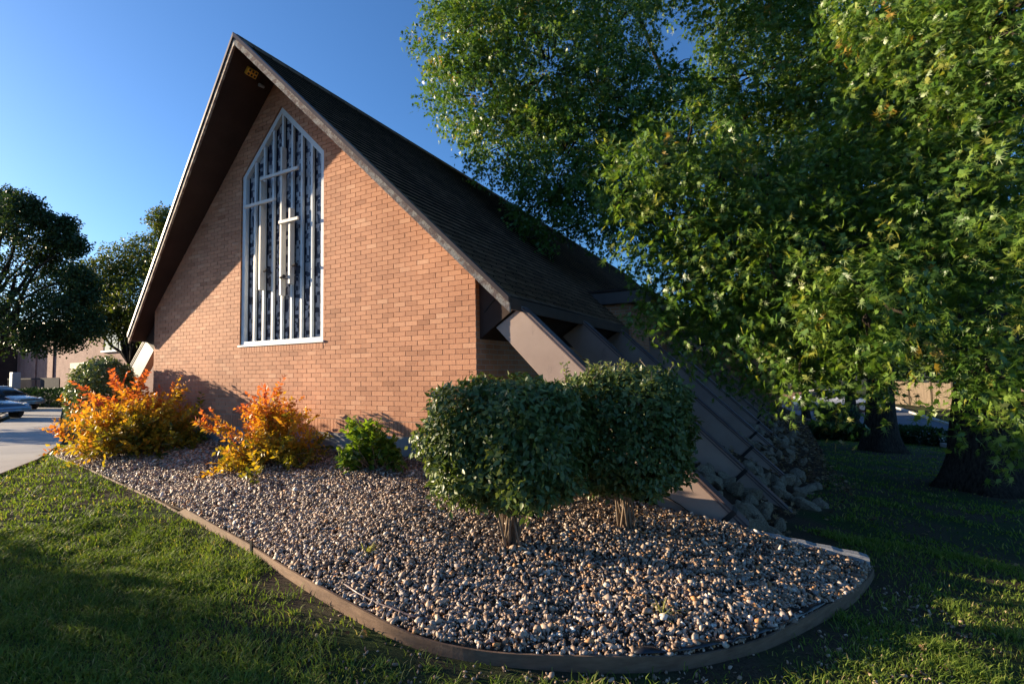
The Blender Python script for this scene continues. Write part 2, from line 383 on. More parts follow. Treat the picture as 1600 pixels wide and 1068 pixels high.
regions = [gable+[(1, 0, WL)], gable+[(-1, 0, -WR)],
           [(-1, 0, -WL), (1, 0, WR), (0, 1, WB-.105)],
           gable+[(-1, 0, -WL), (1, 0, XC), (sl, -1, sl*XC-WA)],
           gable+[(1, 0, WR), (-1, 0, -XC), (-sl, -1, -sl*XC-WA)]]
# fix the sign of the two head regions: keep points ABOVE the window head
regions[3] = gable+[(-1, 0, -WL), (1, 0, XC), (sl, -1, sl*XC-WA)]
bricks = MB()
def brick(poly, depth, tint):
    n = len(poly)
    if n < 3: return
    ar = abs(sum(poly[i][0]*poly[(i+1) % n][1]-poly[(i+1) % n][0]*poly[i][1] for i in range(n)))/2
    if ar < 2e-5: return
    v = [(x, -depth, z) for x, z in poly]+[(x, .004, z) for x, z in poly]
    bricks.add(v, [tuple(range(n))]+[(i, i+n, (i+1) % n+n, (i+1) % n) for i in range(n)], tint)
BW, BH, MJ = .206, .0677, .0095
row = 0; z = .206
while z < RZ:
    off = (row % 2)*BW/2; i = int((-WD-off)/BW)-2
    x = -math.ceil(WD/BW+1)*BW+off
    while x < .1:
        r0 = [(x+MJ/2, z+.0028), (x+BW-MJ/2, z+.0028), (x+BW-MJ/2, z+BH-.0028), (x+MJ/2, z+BH-.0028)]
        r0 = clip(clip(r0, 1, 0, 0.), -1, 0, WD)
        if r0:
            tnt = float(np.clip(rng.normal(.5, .2), 0, 1)); dp = .0085+rng.uniform(-.0012, .0012)
            for rg in regions:
                p = r0
                for a, b, c in rg:
                    if p: p = clip(p, a, b, c)
                if p: brick(p, dp, tnt)
        x += BW
    z += BH; row += 1
x = -WD
while x < 0:
    brick([(x+.004, .004), (min(x+BH-.004, 0), .004), (min(x+BH-.004, 0), .198), (x+.004, .198)], .0088, float(np.clip(rng.normal(.35, .15), 0, 1))); x += BH
x = WL
while x < WR:
    brick([(x+.004, WB-.101), (min(x+BH-.004, WR), WB-.101), (min(x+BH-.004, WR), WB-.006), (x+.004, WB-.006)], .012, float(np.clip(rng.normal(.5, .2), 0, 1))); x += BH
wall = MB()
# mortar plane with window opening + reveals
P_ = [(-WD, 0), (WL, 0), (WR, 0), (0, 0), (0, zr(0)), (WR, zr(WR)), (XC, zr(XC)), (WL, zr(WL)), (-WD, zr(-WD)), (WL, WB), (WR, WB), (WR, WT), (XC, WA), (WL, WT)]
v = [(x, 0, z) for x, z in P_]; fs = [(0, 1, 9, 13, 7, 8), (1, 2, 10, 9), (2, 3, 4, 5, 11, 10), (13, 12, 6, 7), (12, 11, 5, 6)]
wall.add(v, fs)
wm = wall.build('front_wall', 'mortar', church)
bo = bricks.build('face_bricks', 'brick', wm)
rv = MB(); op = [(WL, WB), (WR, WB), (WR, WT), (XC, WA), (WL, WT)]
vv = [(x, -.006, z) for x, z in op]+[(x, .22, z) for x, z in op]
rv.add(vv, [(i, (i+1) % 5, (i+1) % 5+5, i+5) for i in range(5)])
rv.build('window_reveal', 'brick_side', wm, uvf=uvwall)
sw = MB()
sw.box(-.10, .002, .006, 21.0, 0, 2.05)
sw.build('side_wall', 'brick_side', church, uvf=uvwall)
sw = MB(); sw.box(-WD-.002, -WD+.10, .006, 21.0, 0, 2.05); sw.build('side_wall', 'brick_side', church, uvf=uvwall)
bw = MB(); bw.prism([(-WD+.1, -1.6), (-.1, -1.6), (-.1, zr(0)-.02), (XC, zr(XC)-.02), (-WD+.1, zr(-WD)-.02)], 20.9, 21.0); bw.build('rear_wall', 'brick_side', church, uvf=uvwall)
fd = MB(); fd.box(-WD-.015, .015, -.014, 21.0, -2.2, -.001); fd.build('foundation', 'concrete', church)

# roof: stepped shingle courses
def yf(s): return -.79+.62*(s/S0)
def yb(s): return 22.0-.62*(s/S0)
for side in (1, -1):
    V = []; Q = []; UV = []
    step = .1; n = int(round(S0/step)); ys_n = 40
    prof = []
    for i in range(n+1):
        s0 = i*S0/n; s1 = min((i+1)*S0/n, S0)
        if i < n: prof += [(s0, .001), (s1, .020)]
    cols = ys_n+1
    for s_, lift in prof:
        for j in range(cols):
            f = j/ys_n; y = yf(s_)*(1-f)+yb(s_)*f
            V.append((XC+side*(s_+lift*.7), y, RZ-s_+lift*.7))
            UV.append((y, s_*1.4142))
    for i in range(len(prof)-1):
        for j in range(cols-1):
            a = i*cols+j; q = (a, a+1, a+1+cols, a+cols) if side > 0 else (a, a+cols, a+1+cols, a+1); Q.append(q[::-1])
    V = np.array(V); V[:, 2] += .012*np.sin(V[:, 1]*1.1+V[:, 0])*np.clip((V[:, 1]+.8)/3, 0, 1)*.6
    me = fast_mesh('roof_slope', V, np.array(Q), None, False, 4)
    ul = me.uv_layers.new(name='UVMap'); UV = np.array(UV); idx = np.array(Q).ravel()
    ul.data.foreach_set('uv', UV[idx].astype(np.float32).ravel())
    rf = link('roof', me, 'shingle', church)
    # soffit slab
    so_ = MB()
    pts = []
    for s_ in (0, S0):
        for y in (yf(s_), yb(s_)):
            pts.append((XC+side*s_, y, RZ-s_-.004)); pts.append((XC+side*s_, y, RZ-s_-.115))
    so_.add(pts, [(0,2,6,4),(1,5,7,3),(0,4,5,1),(2,3,7,6),(4,6,7,5)]); so_.build('soffit', 'soffit', rf)
    # rake fascia board (front) and drip edge
    for (zt, zb, pr_, mt, nm) in ((-.035, -.150, .030, 'fascia', 'fascia_board'), (.036, -.032, .052, 'drip', 'drip_edge')):
        fb = MB(); ns = 24; vs = []
        for i in range(ns+1):
            s_ = (S0+.03)*i/ns; x = XC+side*s_; y = yf(s_)
            for (yy, zz) in ((y-pr_, zt), (y-pr_, zb), (y+.005 if nm == 'fascia_board' else y+.02, zb), (y+.005 if nm == 'fascia_board' else y+.02, zt)):
                vs.append((x, yy, RZ-s_+zz))
        ff = []
        for i in range(ns):
            for q in range(4):
                a = i*4+q; b_ = i*4+(q+1) % 4; ff.append((a, b_, b_+4, a+4))
        ff += [(0, 3, 2, 1), (ns*4, ns*4+1, ns*4+2, ns*4+3)]
        fb.add(vs, ff); fb.build(nm, mt, rf)
    ef = MB(); xa = XC+side*(S0-.0); xb = XC+side*(S0+.035)
    ef.box(min(xa, xb), max(xa, xb), yf(S0)+.01, yb(S0), RZ-S0-.14, RZ-S0+.004); ef.build('eave_trim', 'drip', rf)
rc = MB(); rc.prism([(XC-.16, RZ-.135), (XC, RZ+.028), (XC+.16, RZ-.135), (XC+.16, RZ-.120), (XC, RZ+.043), (XC-.16, RZ-.120)][::-1], -.78, 21.99)
rc.build('ridge_cap', 'shingle', church, uvf=lambda c, n: (c.y, c.x))

def mx(x, side): return x if side > 0 else -WD-x
for side in (1, -1):
    pl = [(0.004, 1.27), (.50, 1.615), (.40, 1.70), (.004, 2.10)]
    pl = [(mx(x, side), z) for x, z in pl]
    if side < 0: pl = pl[::-1]
    cl = MB(); cl.prism(pl, .075, 20.9); ob_ = cl.build('eave_closure', 'soffit', church)
    sm = MB(); sp = [(.075, 1.60), (.26, 1.79)]
    a, b_ = [(mx(x, side), z) for x, z in sp]
    sm.tube([(a[0], .072, a[1]), (b_[0], .072, b_[1])], .007, 5); sm.build('panel_seam', 'strap', ob_)

def fin_mesh(k):
    top = lambda x: 2.196-.965*x; low = lambda x: 1.622-1.023*x
    if k == 0: return [(.225, 1.405), (2.16, low(2.16)), (2.3, -1.15), (2.97, -1.15), (2.97, top(2.97)), (.59, 1.645)]
    return [(.225, 1.405), (3.25, low(3.25)), (4.05, top(4.05)), (.59, 1.645)]
for side in (1, -1):
    shared = None
    for kf in range(9):
        y0 = .10+2.173*kf
        pl = [(mx(x, side), z) for x, z in fin_mesh(kf)]
        if side < 0: pl = pl[::-1]
        fn = MB(); fn.prism(pl, y0, y0+.14); fo = fn.build('buttress', 'beam', church, bevel=.006)
        xe = 2.97 if kf == 0 else 4.0
        a = np.array([.60, 2.196-.965*.60]); b_ = np.array([xe, 2.196-.965*xe]); d = (b_-a)/np.linalg.norm(b_-a); nn = np.array([-d[1], d[0]])
        nn = nn if nn[1] > 0 else -nn
        q = [a+nn*.004, b_+nn*.004, b_+nn*.02, a+nn*.02]
        pl = [(mx(x, side), z) for x, z in q]
        if side < 0: pl = pl[::-1]
        fl_ = MB(); fl_.prism(pl, y0-.012, y0+.152)
        fl_.prism([(mx(x, side), z) for x, z in ([a-nn*.03, b_-nn*.03, b_-nn*.016, a-nn*.016] if side > 0 else [a-nn*.016, b_-nn*.016, b_-nn*.03, a-nn*.03])], y0-.007, y0+.147)
        fl_.build('flashing', 'flash', fo)
        c0 = np.array([2.83, 2.196-.965*2.83])+nn*.026; c1 = c0+d*.05; c2 = c1-nn*.455; c3 = c0-nn*.455
        pl = [(mx(x, side), z) for x, z in (c3, c2, c1, c0)]
        if side < 0: pl = pl[::-1]
        st_ = MB(); st_.prism(pl, y0-.018, y0+.158); st_.build('strap', 'strap', fo)

# flat roofed side aisle poking through the slope
ai = MB(); ai.box(-.24, .655, 5.06, 19.4, -1.9, 2.24); aw = ai.build('side_aisle', 'brick_side', church, uvf=uvwall)
fa = MB(); fa.box(-.75, .965, 4.96, 19.6, 2.235, 2.50); fa.build('aisle_fascia', 'drip', aw, bevel=.01)
fa = MB(); fa.box(-.80, .99, 4.93, 19.65, 2.50, 2.545); fa.build('roof_edge', 'soffit', aw)
# rear wing
wg = MB(); wg.box(.1, 3.46, 19.7, 30, -2.6, 3.4); wo = wg.build('rear_wing', 'brick_side', church, uvf=uvwall)
wg = MB(); wg.box(-.3, 3.6, 19.55, 30.15, 3.4, 3.75); wg.build('wing_fascia', 'drip', wo)
wg = MB(); p = W3(1171, 577, 23.0); wg.box(2.05, 2.25, 19.58, 19.68, .72, .98); ww = wg.build('wall_lamp', 'dark_metal', wo, bevel=.02)
wg = MB(); wg.box(2.10, 2.20, 19.54, 19.575, .76, .88); wg.build('lamp_lens', 'lamp_glass', ww)

# ---------------- window
win = empty('window_group', (XC, 0, WB), None, None); win.name = 'stained_window'; win.parent = church
win.location = Vector((XC, 0, WB))-church.location
def inset(d):
    h = 1.023-d
    sx = math.hypot(1, sl); return [(XC-h, WB+d), (XC+h, WB+d), (XC+h, WT-(d*sx-d*sl)), (XC, WA-d*sx), (XC-h, WT-(d*sx-d*sl))]
o_, i_ = inset(.004), inset(.085)
fr = MB(); v = []
for y in (.015, .17):
    v += [(x, y, z) for x, z in o_]+[(x, y, z) for x, z in i_]
ff = []
for i in range(5):
    j = (i+1) % 5
    ff += [(i, j, j+5, i+5), (10+i, 15+i, 15+j, 10+j), (5+i, 5+j, 15+j, 15+i), (i, 10+i, 10+j, j)]
fr.add(v, ff); fro = fr.build('window_frame', 'white_frame', win, bevel=.004)
sh = MB(); sh.box(XC-1.05, XC+1.05, -.03, .02, WB-.004, WB+.028); sh.build('sill', 'white_frame', win, bevel=.004)
def head(x): return i_[3][1]-sl*abs(x-XC)
nb_ = 8; xs_ = [XC-.94+1.88*i/nb_ for i in range(nb_+1)]
for x in xs_[1:-1]:
    mu = MB(); zt = head(x)+.02; mu.box(x-.022, x+.022, .03, .10, WB+.08, zt); mu.build('mullion', 'white_frame', win, bevel=.003)
for a, b_ in zip(xs_, xs_[1:]):
    a1, b1 = a+.022, b_-.022
    pn = MB(); top = [(b1, head(b1)), (a1, head(a1))]
    if a1 < XC < b1: top = [(b1, head(b1)), (XC, head(XC)), (a1, head(a1))]
    pn.prism([(a1, WB+.07), (b1, WB+.07)]+top, .085, .11)
    pn.build('glass_pane', 'glass', win)
    # inner bead around each pane
    bd = MB()
    for xx in (a1+.006, b1-.006): bd.box(xx-.006, xx+.006, .070, .084, WB+.075, head(xx)-.01)
    bd.build('glazing_bead', 'dark_metal', win)
# crosses
def cross(xv, zt, zb, xl, xr, zbar, yv=-.05):
    r = MB(); r.box(xv-.022, xv+.022, yv-.015, yv+.07, zb, zt); c = r.build('cross', 'cross', win, bevel=.004)
    r = MB(); r.box(xl, xr, yv-.050, yv-.017, zbar-.026, zbar+.026); r.build('crossbar', 'cross', c, bevel=.004)
    r = MB()
    for z in (zb+.15, zt-.2):
        r = MB(); r.box(xv-.012, xv+.012, yv+.07, .035, z-.012, z+.012); r.build('standoff', 'cross', c)
cross(-3.66, 4.57, 2.13, -4.16, -3.22, 4.12)
cross(-4.19, 4.11, 2.27, -4.58, -3.77, 3.72)
cross(-3.45, 3.52, 2.30, -3.67, -3.21, 3.31)
for x, z in ((-4.00, 2.55), (-3.30, 2.56), (-3.58, 2.40)):
    s_ = MB(); s_.tube([(x, .05, z), (x, -.05, z), (x+.0, -.07, z+.01)], .008, 6)
    s_.tube([(x-.05, -.08, z+.01), (x+.05, -.09, z+.025)], [.018, .028], 10); s_.build('spot_lamp', 'dark_metal', win)

# yellow floodlight under the apex, on the left soffit
u = np.array([1, 0, 1])/math.sqrt(2); nrm = np.array([1, 0, -1])/math.sqrt(2); yv = np.array([0, 1., 0])
def obox(c, a, b, n, A, B, N0, N1):
    vs = []
    for nn in (N0, N1):
        for sa, sb in ((-1, -1), (1, -1), (1, 1), (-1, 1)): vs.append(c+a*A*sa+b*B*sb+n*nn)
    return vs, [(0,3,2,1),(4,5,6,7),(0,1,5,4),(1,2,6,5),(2,3,7,6),(3,0,4,7)]
cy = np.array([-3.945, -.42, RZ-.115-(XC+3.945)])
y_ = MB(); y_.add(*obox(cy, u, yv, nrm, .060, .085, 0, .06)); fl2 = y_.build('floodlight', 'yellow', church, bevel=.006)
for a in (-.030, .030):
    for b_ in (-.052, 0, .052): h_ = MB(); h_.add(*obox(cy+u*a+yv*b_, u, yv, nrm, .017, .015, .062, .066)); h_.build('lamp_opening', 'strap', fl2)
cc = np.array([-4.02, -.20, RZ-.115-(XC+4.02)])
c_ = MB(); c_.tube([cc, cc+nrm*.05], .02, 8); c_.tube([cc+nrm*.05-yv*.05, cc+nrm*.05+yv*.04], [.028, .02], 10); c_.build('security_camera', 'grey_box', church)

# ================================================================== GRAVEL BED
ED = [(-11.2, .35), (-10.0, -.55), (-8.9, -.98), (-7.75, -1.26), (-5.75, -1.59), (-3.99, -1.84), (-2.5, -2.12), (-1.64, -2.28), (-.83, -2.45), (.02, -2.68), (.64, -2.82), (1.11, -2.90), (1.47, -2.92), (1.84, -2.85), (2.19, -2.71), (2.46, -2.57), (2.75, -2.36), (2.95, -2.14), (3.17, -1.85), (3.41, -1.40), (3.68, -.81), (3.85, -.28), (3.93, .02)]
ED = np.array(ED)
def catmull(P, n=6):
    P = np.vstack([2*P[0]-P[1], P, 2*P[-1]-P[-2]]); o = []
    for i in range(1, len(P)-2):
        for k in range(n):
            t_ = k/n; o.append(.5*((2*P[i])+(-P[i-1]+P[i+1])*t_+(2*P[i-1]-5*P[i]+4*P[i+1]-P[i+2])*t_**2+(-P[i-1]+3*P[i]-3*P[i+1]+P[i+2])*t_**3))
    o.append(P[-2]); return np.array(o)
EDS = catmull(ED)
ex, ey = EDS[:, 0], EDS[:, 1]
def YE(x): return np.interp(x, ex, ey)
def ZB(x, y):
    x = np.asarray(x, float); y = np.asarray(y, float)
    ye = np.minimum(YE(x), -.05); ze = G(x, ye)+np.interp(x, [-3.4, -2.2], [.014, .065])
    zw = np.interp(x, [-11.2, -9.5, -7.5, -.3, .9, 2.1, 2.9, 3.95], [-.66, -.50, -.27, -.28, -.38, -.54, -.64, -.82])
    t_ = np.clip(y/ye, 0, 1)
    mound = .010*np.sin(x*6.3+2*np.sin(y*4.1))*np.sin(y*7.7+x*1.9)+.03*np.sin(x*2.1+1)*np.sin(y*2.4)
    return zw+(ze-zw)*t_**1.15+mound*np.sin(np.pi*t_)
def in_bed(x, y, m=0.):
    return (y > YE(x)+m) & (y < np.where(x < -7.5, .6, np.where(x > 2.92, -.03, -.012))) & (x > ex[0]) & (x < ex[-1]-.02)
xs = grid_axis([(-11.2, 4.0, 190)])
Xn = len(xs); tn_ = np.linspace(0, 1, 26)
V = []
for x in xs:
    y1 = YE(x)+.004; y2 = .55 if x < -7.6 else (-.014 if x < 2.9 else -.02)
    y2 = max(y2, y1+.01)
    for t_ in tn_:
        y = y1+(y2-y1)*t_; V.append((x, y, float(ZB(x, y))-.012))
V = np.array(V); Q = []
for i in range(Xn-1):
    for j in range(25):
        a = i*26+j; Q.append((a, a+26, a+27, a+1))
bed = link('gravel_bed_base', fast_mesh('bed', V, np.array(Q), None, True, 4), 'bedsoil'); tag(bed, kind='structure')

# pebbles
ph = (1+5**.5)/2
ico = np.array([(-1, ph, 0), (1, ph, 0), (-1, -ph, 0), (1, -ph, 0), (0, -1, ph), (0, 1, ph), (0, -1, -ph), (0, 1, -ph), (ph, 0, -1), (ph, 0, 1), (-ph, 0, -1), (-ph, 0, 1)], float)
ico /= np.linalg.norm(ico[0])
icf = np.array([(0, 11, 5), (0, 5, 1), (0, 1, 7), (0, 7, 10), (0, 10, 11), (1, 5, 9), (5, 11, 4), (11, 10, 2), (10, 7, 6), (7, 1, 8), (3, 9, 4), (3, 4, 2), (3, 2, 6), (3, 6, 8), (3, 8, 9), (4, 9, 5), (2, 4, 11), (6, 2, 10), (8, 6, 7), (9, 8, 1)])
def rotmats(n, tilt=1.):
    q = rng.normal(size=(n, 4)); q[:, 1:3] *= tilt; q /= np.linalg.norm(q, axis=1)[:, None]
    w_, x, y, z = q.T
    return np.stack([1-2*(y*y+z*z), 2*(x*y-z*w_), 2*(x*z+y*w_), 2*(x*y+z*w_), 1-2*(x*x+z*z), 2*(y*z-x*w_), 2*(x*z-y*w_), 2*(y*z+x*w_), 1-2*(x*x+y*y)], -1).reshape(n, 3, 3)
def scatter_stones(P, size, name, mat, flat=.55, tint=None, smooth=False):
    n = len(P); S = size[:, None]*np.stack([rng.uniform(.75, 1.45, n), rng.uniform(.5, .95, n), rng.uniform(.28, .62, n)*flat/.55], 1)
    B = ico[None]*(1+rng.uniform(-.27, .22, (n, 12, 1)))
    B = B*S[:, None, :]; Rm = rotmats(n, .7); Vv = np.einsum('nij,nkj->nki', Rm, B)+P[:, None, :]
    T = (icf[None]+12*np.arange(n)[:, None, None]).reshape(-1, 3)
    tt = rng.random(n) if tint is None else tint
    return fast_mesh(name, Vv.reshape(-1, 3), T, np.repeat(tt, 12), smooth)
N = 92000
px = rng.uniform(-11.2, 3.95, N*2); py = rng.uniform(-2.95, .55, N*2)
dist = np.hypot(px-CX, py-CY)
keep = in_bed(px, py, .012) & (rng.random(N*2) < np.where(dist < 5.5, 1., np.clip(5.5/dist, .45, 1)))
px, py = px[keep][:76000], py[keep][:76000]
sz = np.clip(rng.lognormal(math.log(.0122), .40, len(px)), .005, .034)
far = np.hypot(px-CX, py-CY); sz *= 1+np.clip((far-5)/14, 0, .35)
pz = ZB(px, py)+sz*.25+rng.uniform(0, .012, len(px))
tn = np.clip(rng.normal(.50, .27, len(px)), 0, 1)
litter_zone = np.exp(-((px+1.2)/4.2)**2-((py+.15)/.62)**2); tn = np.where(rng.random(len(px)) < litter_zone*.85, tn*.36, tn)
tag(link('gravel', scatter_stones(np.stack([px, py, pz], 1), sz, 'gravel', None, tint=tn), 'pebble'), 'tan white and grey river gravel filling the planting bed', 'gravel', kind='stuff')
# spilled stones on the lawn side of the edging
n = 900; ii = rng.integers(60, len(EDS)-1, n); o2 = -np.abs(rng.normal(0, .28, n))-.03
sx = EDS[ii, 0]+rng.normal(0, .05, n); sy = EDS[ii, 1]+o2
mk = rng.random(n) < np.clip((sx-.2)/3, .12, 1); sx, sy = sx[mk], sy[mk]
sx = sx+np.where(sx > 2.9, rng.uniform(.05, .7, len(sx)), 0)
sp = np.stack([sx, sy, G(sx, sy)+.006], 1)
okk = ~in_bed(sx, sy, -.03)
sp = sp[okk]
tag(link('spilled_gravel', scatter_stones(sp, np.clip(rng.lognormal(math.log(.0105), .35, len(sp)), .005, .022), 'spill', None, tint=rng.uniform(.1, .6, len(sp))), 'pebble'), 'loose stones spilled on the bare soil outside the edging', 'gravel', kind='stuff')

# edging
edg = empty('landscape_edging', tuple(float(q) for q in (*EDS[70], float(G(*EDS[70])))), 'thin curved brown edging strip along the front of the gravel bed', 'garden edging')
def strip(i0, i1, name, zoff=0.):
    b = MB(); vs = []; n = i1-i0
    for i in range(i0, i1+1):
        p = EDS[i]; d = EDS[min(i+1, len(EDS)-1)]-EDS[max(i-1, 0)]; d /= np.linalg.norm(d); nn = np.array([-d[1], d[0]])*.007
        g = float(G(*p)); top = g+.080+.012*math.sin(i*.23)+zoff
        if p[0] < -2.4: top = float(G(p[0], p[1]))+.022
        for s_, z_ in ((-1, g-.06), (-1, top), (1, top), (1, g-.06)): vs.append((p[0]+nn[0]*s_, p[1]+nn[1]*s_, z_))
    ff = [(i*4+q, (i+1)*4+q, (i+1)*4+(q+1) % 4, i*4+(q+1) % 4) for i in range(n) for q in range(4)]
    ff += [(0, 1, 2, 3), (n*4+3, n*4+2, n*4+1, n*4)]
    b.add(vs, ff); return b.build(name, 'edging', edg)
strip(0, 36, 'edging_strip', -.012); strip(36, 49, 'edging_strip'); strip(49, len(EDS)-1, 'edging_strip', -.006)
sp_ = MB(); p = EDS[49]; g = float(G(*p)); sp_.box(p[0]-.012, p[0]+.012, p[1]-.02, p[1]-.008, g-.03, g+.11); sp_.build('splice_clip', 'strap', edg)
# torn liner along inner edge at right
ln = MB(); vs = []
i0, i1 = 92, 118
for i in range(i0, i1+1):
    p = EDS[i]; d = EDS[min(i+1, len(EDS)-1)]-EDS[i-1]; d /= np.linalg.norm(d); nn = np.array([-d[1], d[0]])
    w_ = .05+.035*math.sin(i*.9)+.02*math.sin(i*2.3); g = float(G(*p))
    a = p+nn*.010; b_ = p+nn*w_*.5; c = p+nn*w_
    vs += [(*a, g+.088), (*b_, g+.092+.010*math.sin(i*1.7)), (*c, float(ZB(*c))+.016+.008*math.sin(i*2.9))]
ln.add(vs, [(i*3+q, i*3+q+1, (i+1)*3+q+1, (i+1)*3+q) for i in range(i1-i0) for q in range(2)])
lo = ln.build('weed_liner', 'liner', None, True); tag(lo, 'torn black liner fabric sticking up inside the curved edging', 'liner'); sm_ = lo.modifiers.new('s', 'SOLIDIFY'); sm_.thickness = .004
# timber
tb = MB(); A = np.array([2.99, -.055]); B = np.array([3.90, .02]); d = (B-A)/np.linalg.norm(B-A); nn = np.array([-d[1], d[0]])*.055
nseg = 14; vs = []
for i in range(nseg+1):
    f = i/nseg; p = A+(B-A)*f; zt = -.645-.115*f+.004*math.sin(i*2.1)
    for s_, z_ in ((-1, zt-.2), (-1, zt-.012), (-.8, zt), (.8, zt), (1, zt-.012), (1, zt-.2)): vs.append((p[0]+nn[0]*s_, p[1]+nn[1]*s_, z_))
ff = [(i*6+q, (i+1)*6+q, (i+1)*6+(q+1) % 6, i*6+(q+1) % 6) for i in range(nseg) for q in range(6)]+[tuple(range(6))[::-1], tuple(nseg*6+q for q in range(6))]
tb.add(vs, ff)
tag(tb.build('landscape_timber', 'timber'), 'weathered grey timber closing the gravel bed at the first buttress foot', 'timber')

# ---------------- side berm with rubble stones
def ZS(x, y):
    z = np.interp(x, [0, 1.8, 2.3, 2.9, 3.4, 4.05, 4.5], [-.27, -.38, -.50, -.84, -1.06, -1.4, -1.9])
    z = z+np.where(y > 4, np.clip((x-2.6)*1.2, 0, 1)*.10*np.clip((y-4)/3, 0, 1), 0)+.03*np.sin(x*5+y*3)*np.sin(y*4.1-x)
    gg = G(x, y)
    return np.where(x > 2.8, np.maximum(z, gg-.04), z)
tag(sheet('mulch_bank', np.linspace(.0, 4.6, 40), grid_axis([(.06, 20, 140)]), ZS, 'mulch', mask=lambda x, y: (x < 4.4)), kind='structure')
import bmesh
def rock_mesh(seed):
    r = np.random.default_rng(seed); bm = bmesh.new(); bmesh.ops.create_icosphere(bm, subdivisions=3, radius=1)
    dirs = r.normal(size=(16, 3)); dirs /= np.linalg.norm(dirs, axis=1)[:, None]; lv = r.uniform(.55, .92, 16)
    for v_ in bm.verts:
        p = np.array(v_.co)
        for dd, l in zip(dirs, lv):
            k_ = p@dd
            if k_ > l: p = p-dd*(k_-l)*.9
        p *= 1+.05*math.sin(p[0]*9+seed)*math.sin(p[1]*8+p[2]*7)
        v_.co = p
    me = bpy.data.meshes.new('rubble'); bm.to_mesh(me); bm.free(); me.materials.append(MAT['rock']); return me
RM = [rock_mesh(s_) for s_ in range(7)]
nr = 0
for kf in range(6):
    y0 = .16+2.173*kf; y1 = y0+2.0
    n = (46, 40, 30, 24, 16, 12)[kf]
    for i in range(n):
        x = 2.1+1.75*rng.beta(1.6, 1.3); y = rng.uniform(y0+.08, y1-.05) if kf else y0+.08+1.85*rng.beta(.9, 1.5)
        if kf == 0 and x > 3.25: x = 2.3+rng.uniform(0, .9)
        o = bpy.data.objects.new('rubble_stone', RM[int(rng.integers(7))]); col.objects.link(o)
        s_ = float(rng.uniform(.06, .15)); o.scale = (s_*rng.uniform(.9, 1.9), s_*rng.uniform(.7, 1.1), s_*rng.uniform(.5, .85))
        o.rotation_euler = (rng.uniform(-.4, .4), rng.uniform(.1, .9), rng.uniform(-3, 3))
        o.location = (x, y, float(ZS(x, y))+s_*.35)
        tag(o, 'rough tan rubble stone on the slope between slanted buttresses', 'stone', 'rubble stones between the buttresses'); nr += 1
# ================================================================== PLANTS
def leaf_mesh(P, D, size, tmpl, tri, name, tint, curl=0.0, spread=.6, down=.0, N=None, nrand=.55):
    """P positions, D main directions (tip direction); random roll about it"""
    n = len(P); D = D+rng.normal(0, spread, (n, 3)); D[:, 2] -= down; D /= np.linalg.norm(D, axis=1)[:, None]
    U = rng.normal(size=(n, 3)); U[:, 2] += 1.1
    if N is not None: U = N+rng.normal(0, nrand, (n, 3))
    X = np.cross(D, U); X /= np.linalg.norm(X, axis=1)[:, None]+1e-9; Z = np.cross(X, D)
    Vv = P[:, None, :]+size[:, None, None]*(tmpl[None, :, 0:1]*X[:, None, :]+tmpl[None, :, 1:2]*D[:, None, :]+tmpl[None, :, 2:3]*Z[:, None, :])
    T = (tri[None]+len(tmpl)*np.arange(n)[:, None, None]).reshape(-1, 3)
    return Vv.reshape(-1, 3), T, np.repeat(tint, len(tmpl))
# pointed, deeply lobed leaf
def star(nl=5, inner=.20):
    # long narrow lobes
    ang = {5: [0, 58, -58, 118, -118], 7: [0, 42, -42, 84, -84, 130, -130]}[nl]; ln_ = {5: [1, .86, .86, .52, .52], 7: [1, .85, .85, .75, .75, .45, .45]}[nl]
    V = [(0, 0, 0)]; T = []
    order = sorted(zip(ang, ln_)); base = np.array([0, .38])
    pts = []
    for i, (a, l) in enumerate(order):
        pts.append((a, l))
        if i < len(order)-1: pts.append(((a+order[i+1][0])/2, inner))
    V = [(0., .38, .02), (0, -.05, 0)]
    for a, l in pts:
        V.append((math.sin(R(a))*l*.62, .38+math.cos(R(a))*l*.62, -.10*l if l > inner else .03))
    n = len(pts); T = [(0, 2+i+1, 2+i) for i in range(n-1)]+[(0, 2, 1), (0, 1, 1+n)]
    return np.array(V), np.array(T)
STAR = star(5, .15); STAR7 = star(7, .12)
OVAL = (np.array([(0, 0, 0), (.27, .42, .05), (0, 1, -.08), (-.27, .42, .05), (0, .42, -.03)]), np.array([(0, 1, 4), (1, 2, 4), (2, 3, 4), (3, 0, 4)]))
SIMPLE = (np.array([(0, 0, 0), (.33, .45, .08), (0, 1, 0), (-.33, .5, .04)]), np.array([(0, 1, 2), (0, 2, 3)]))
def cat(chunks):
    Vs, Ts, ts = [], [], []; b = 0
    for v_, t_, c_ in chunks: Vs.append(v_); Ts.append(t_+b); ts.append(c_); b += len(v_)
    return np.concatenate(Vs), np.concatenate(Ts), np.concatenate(ts)

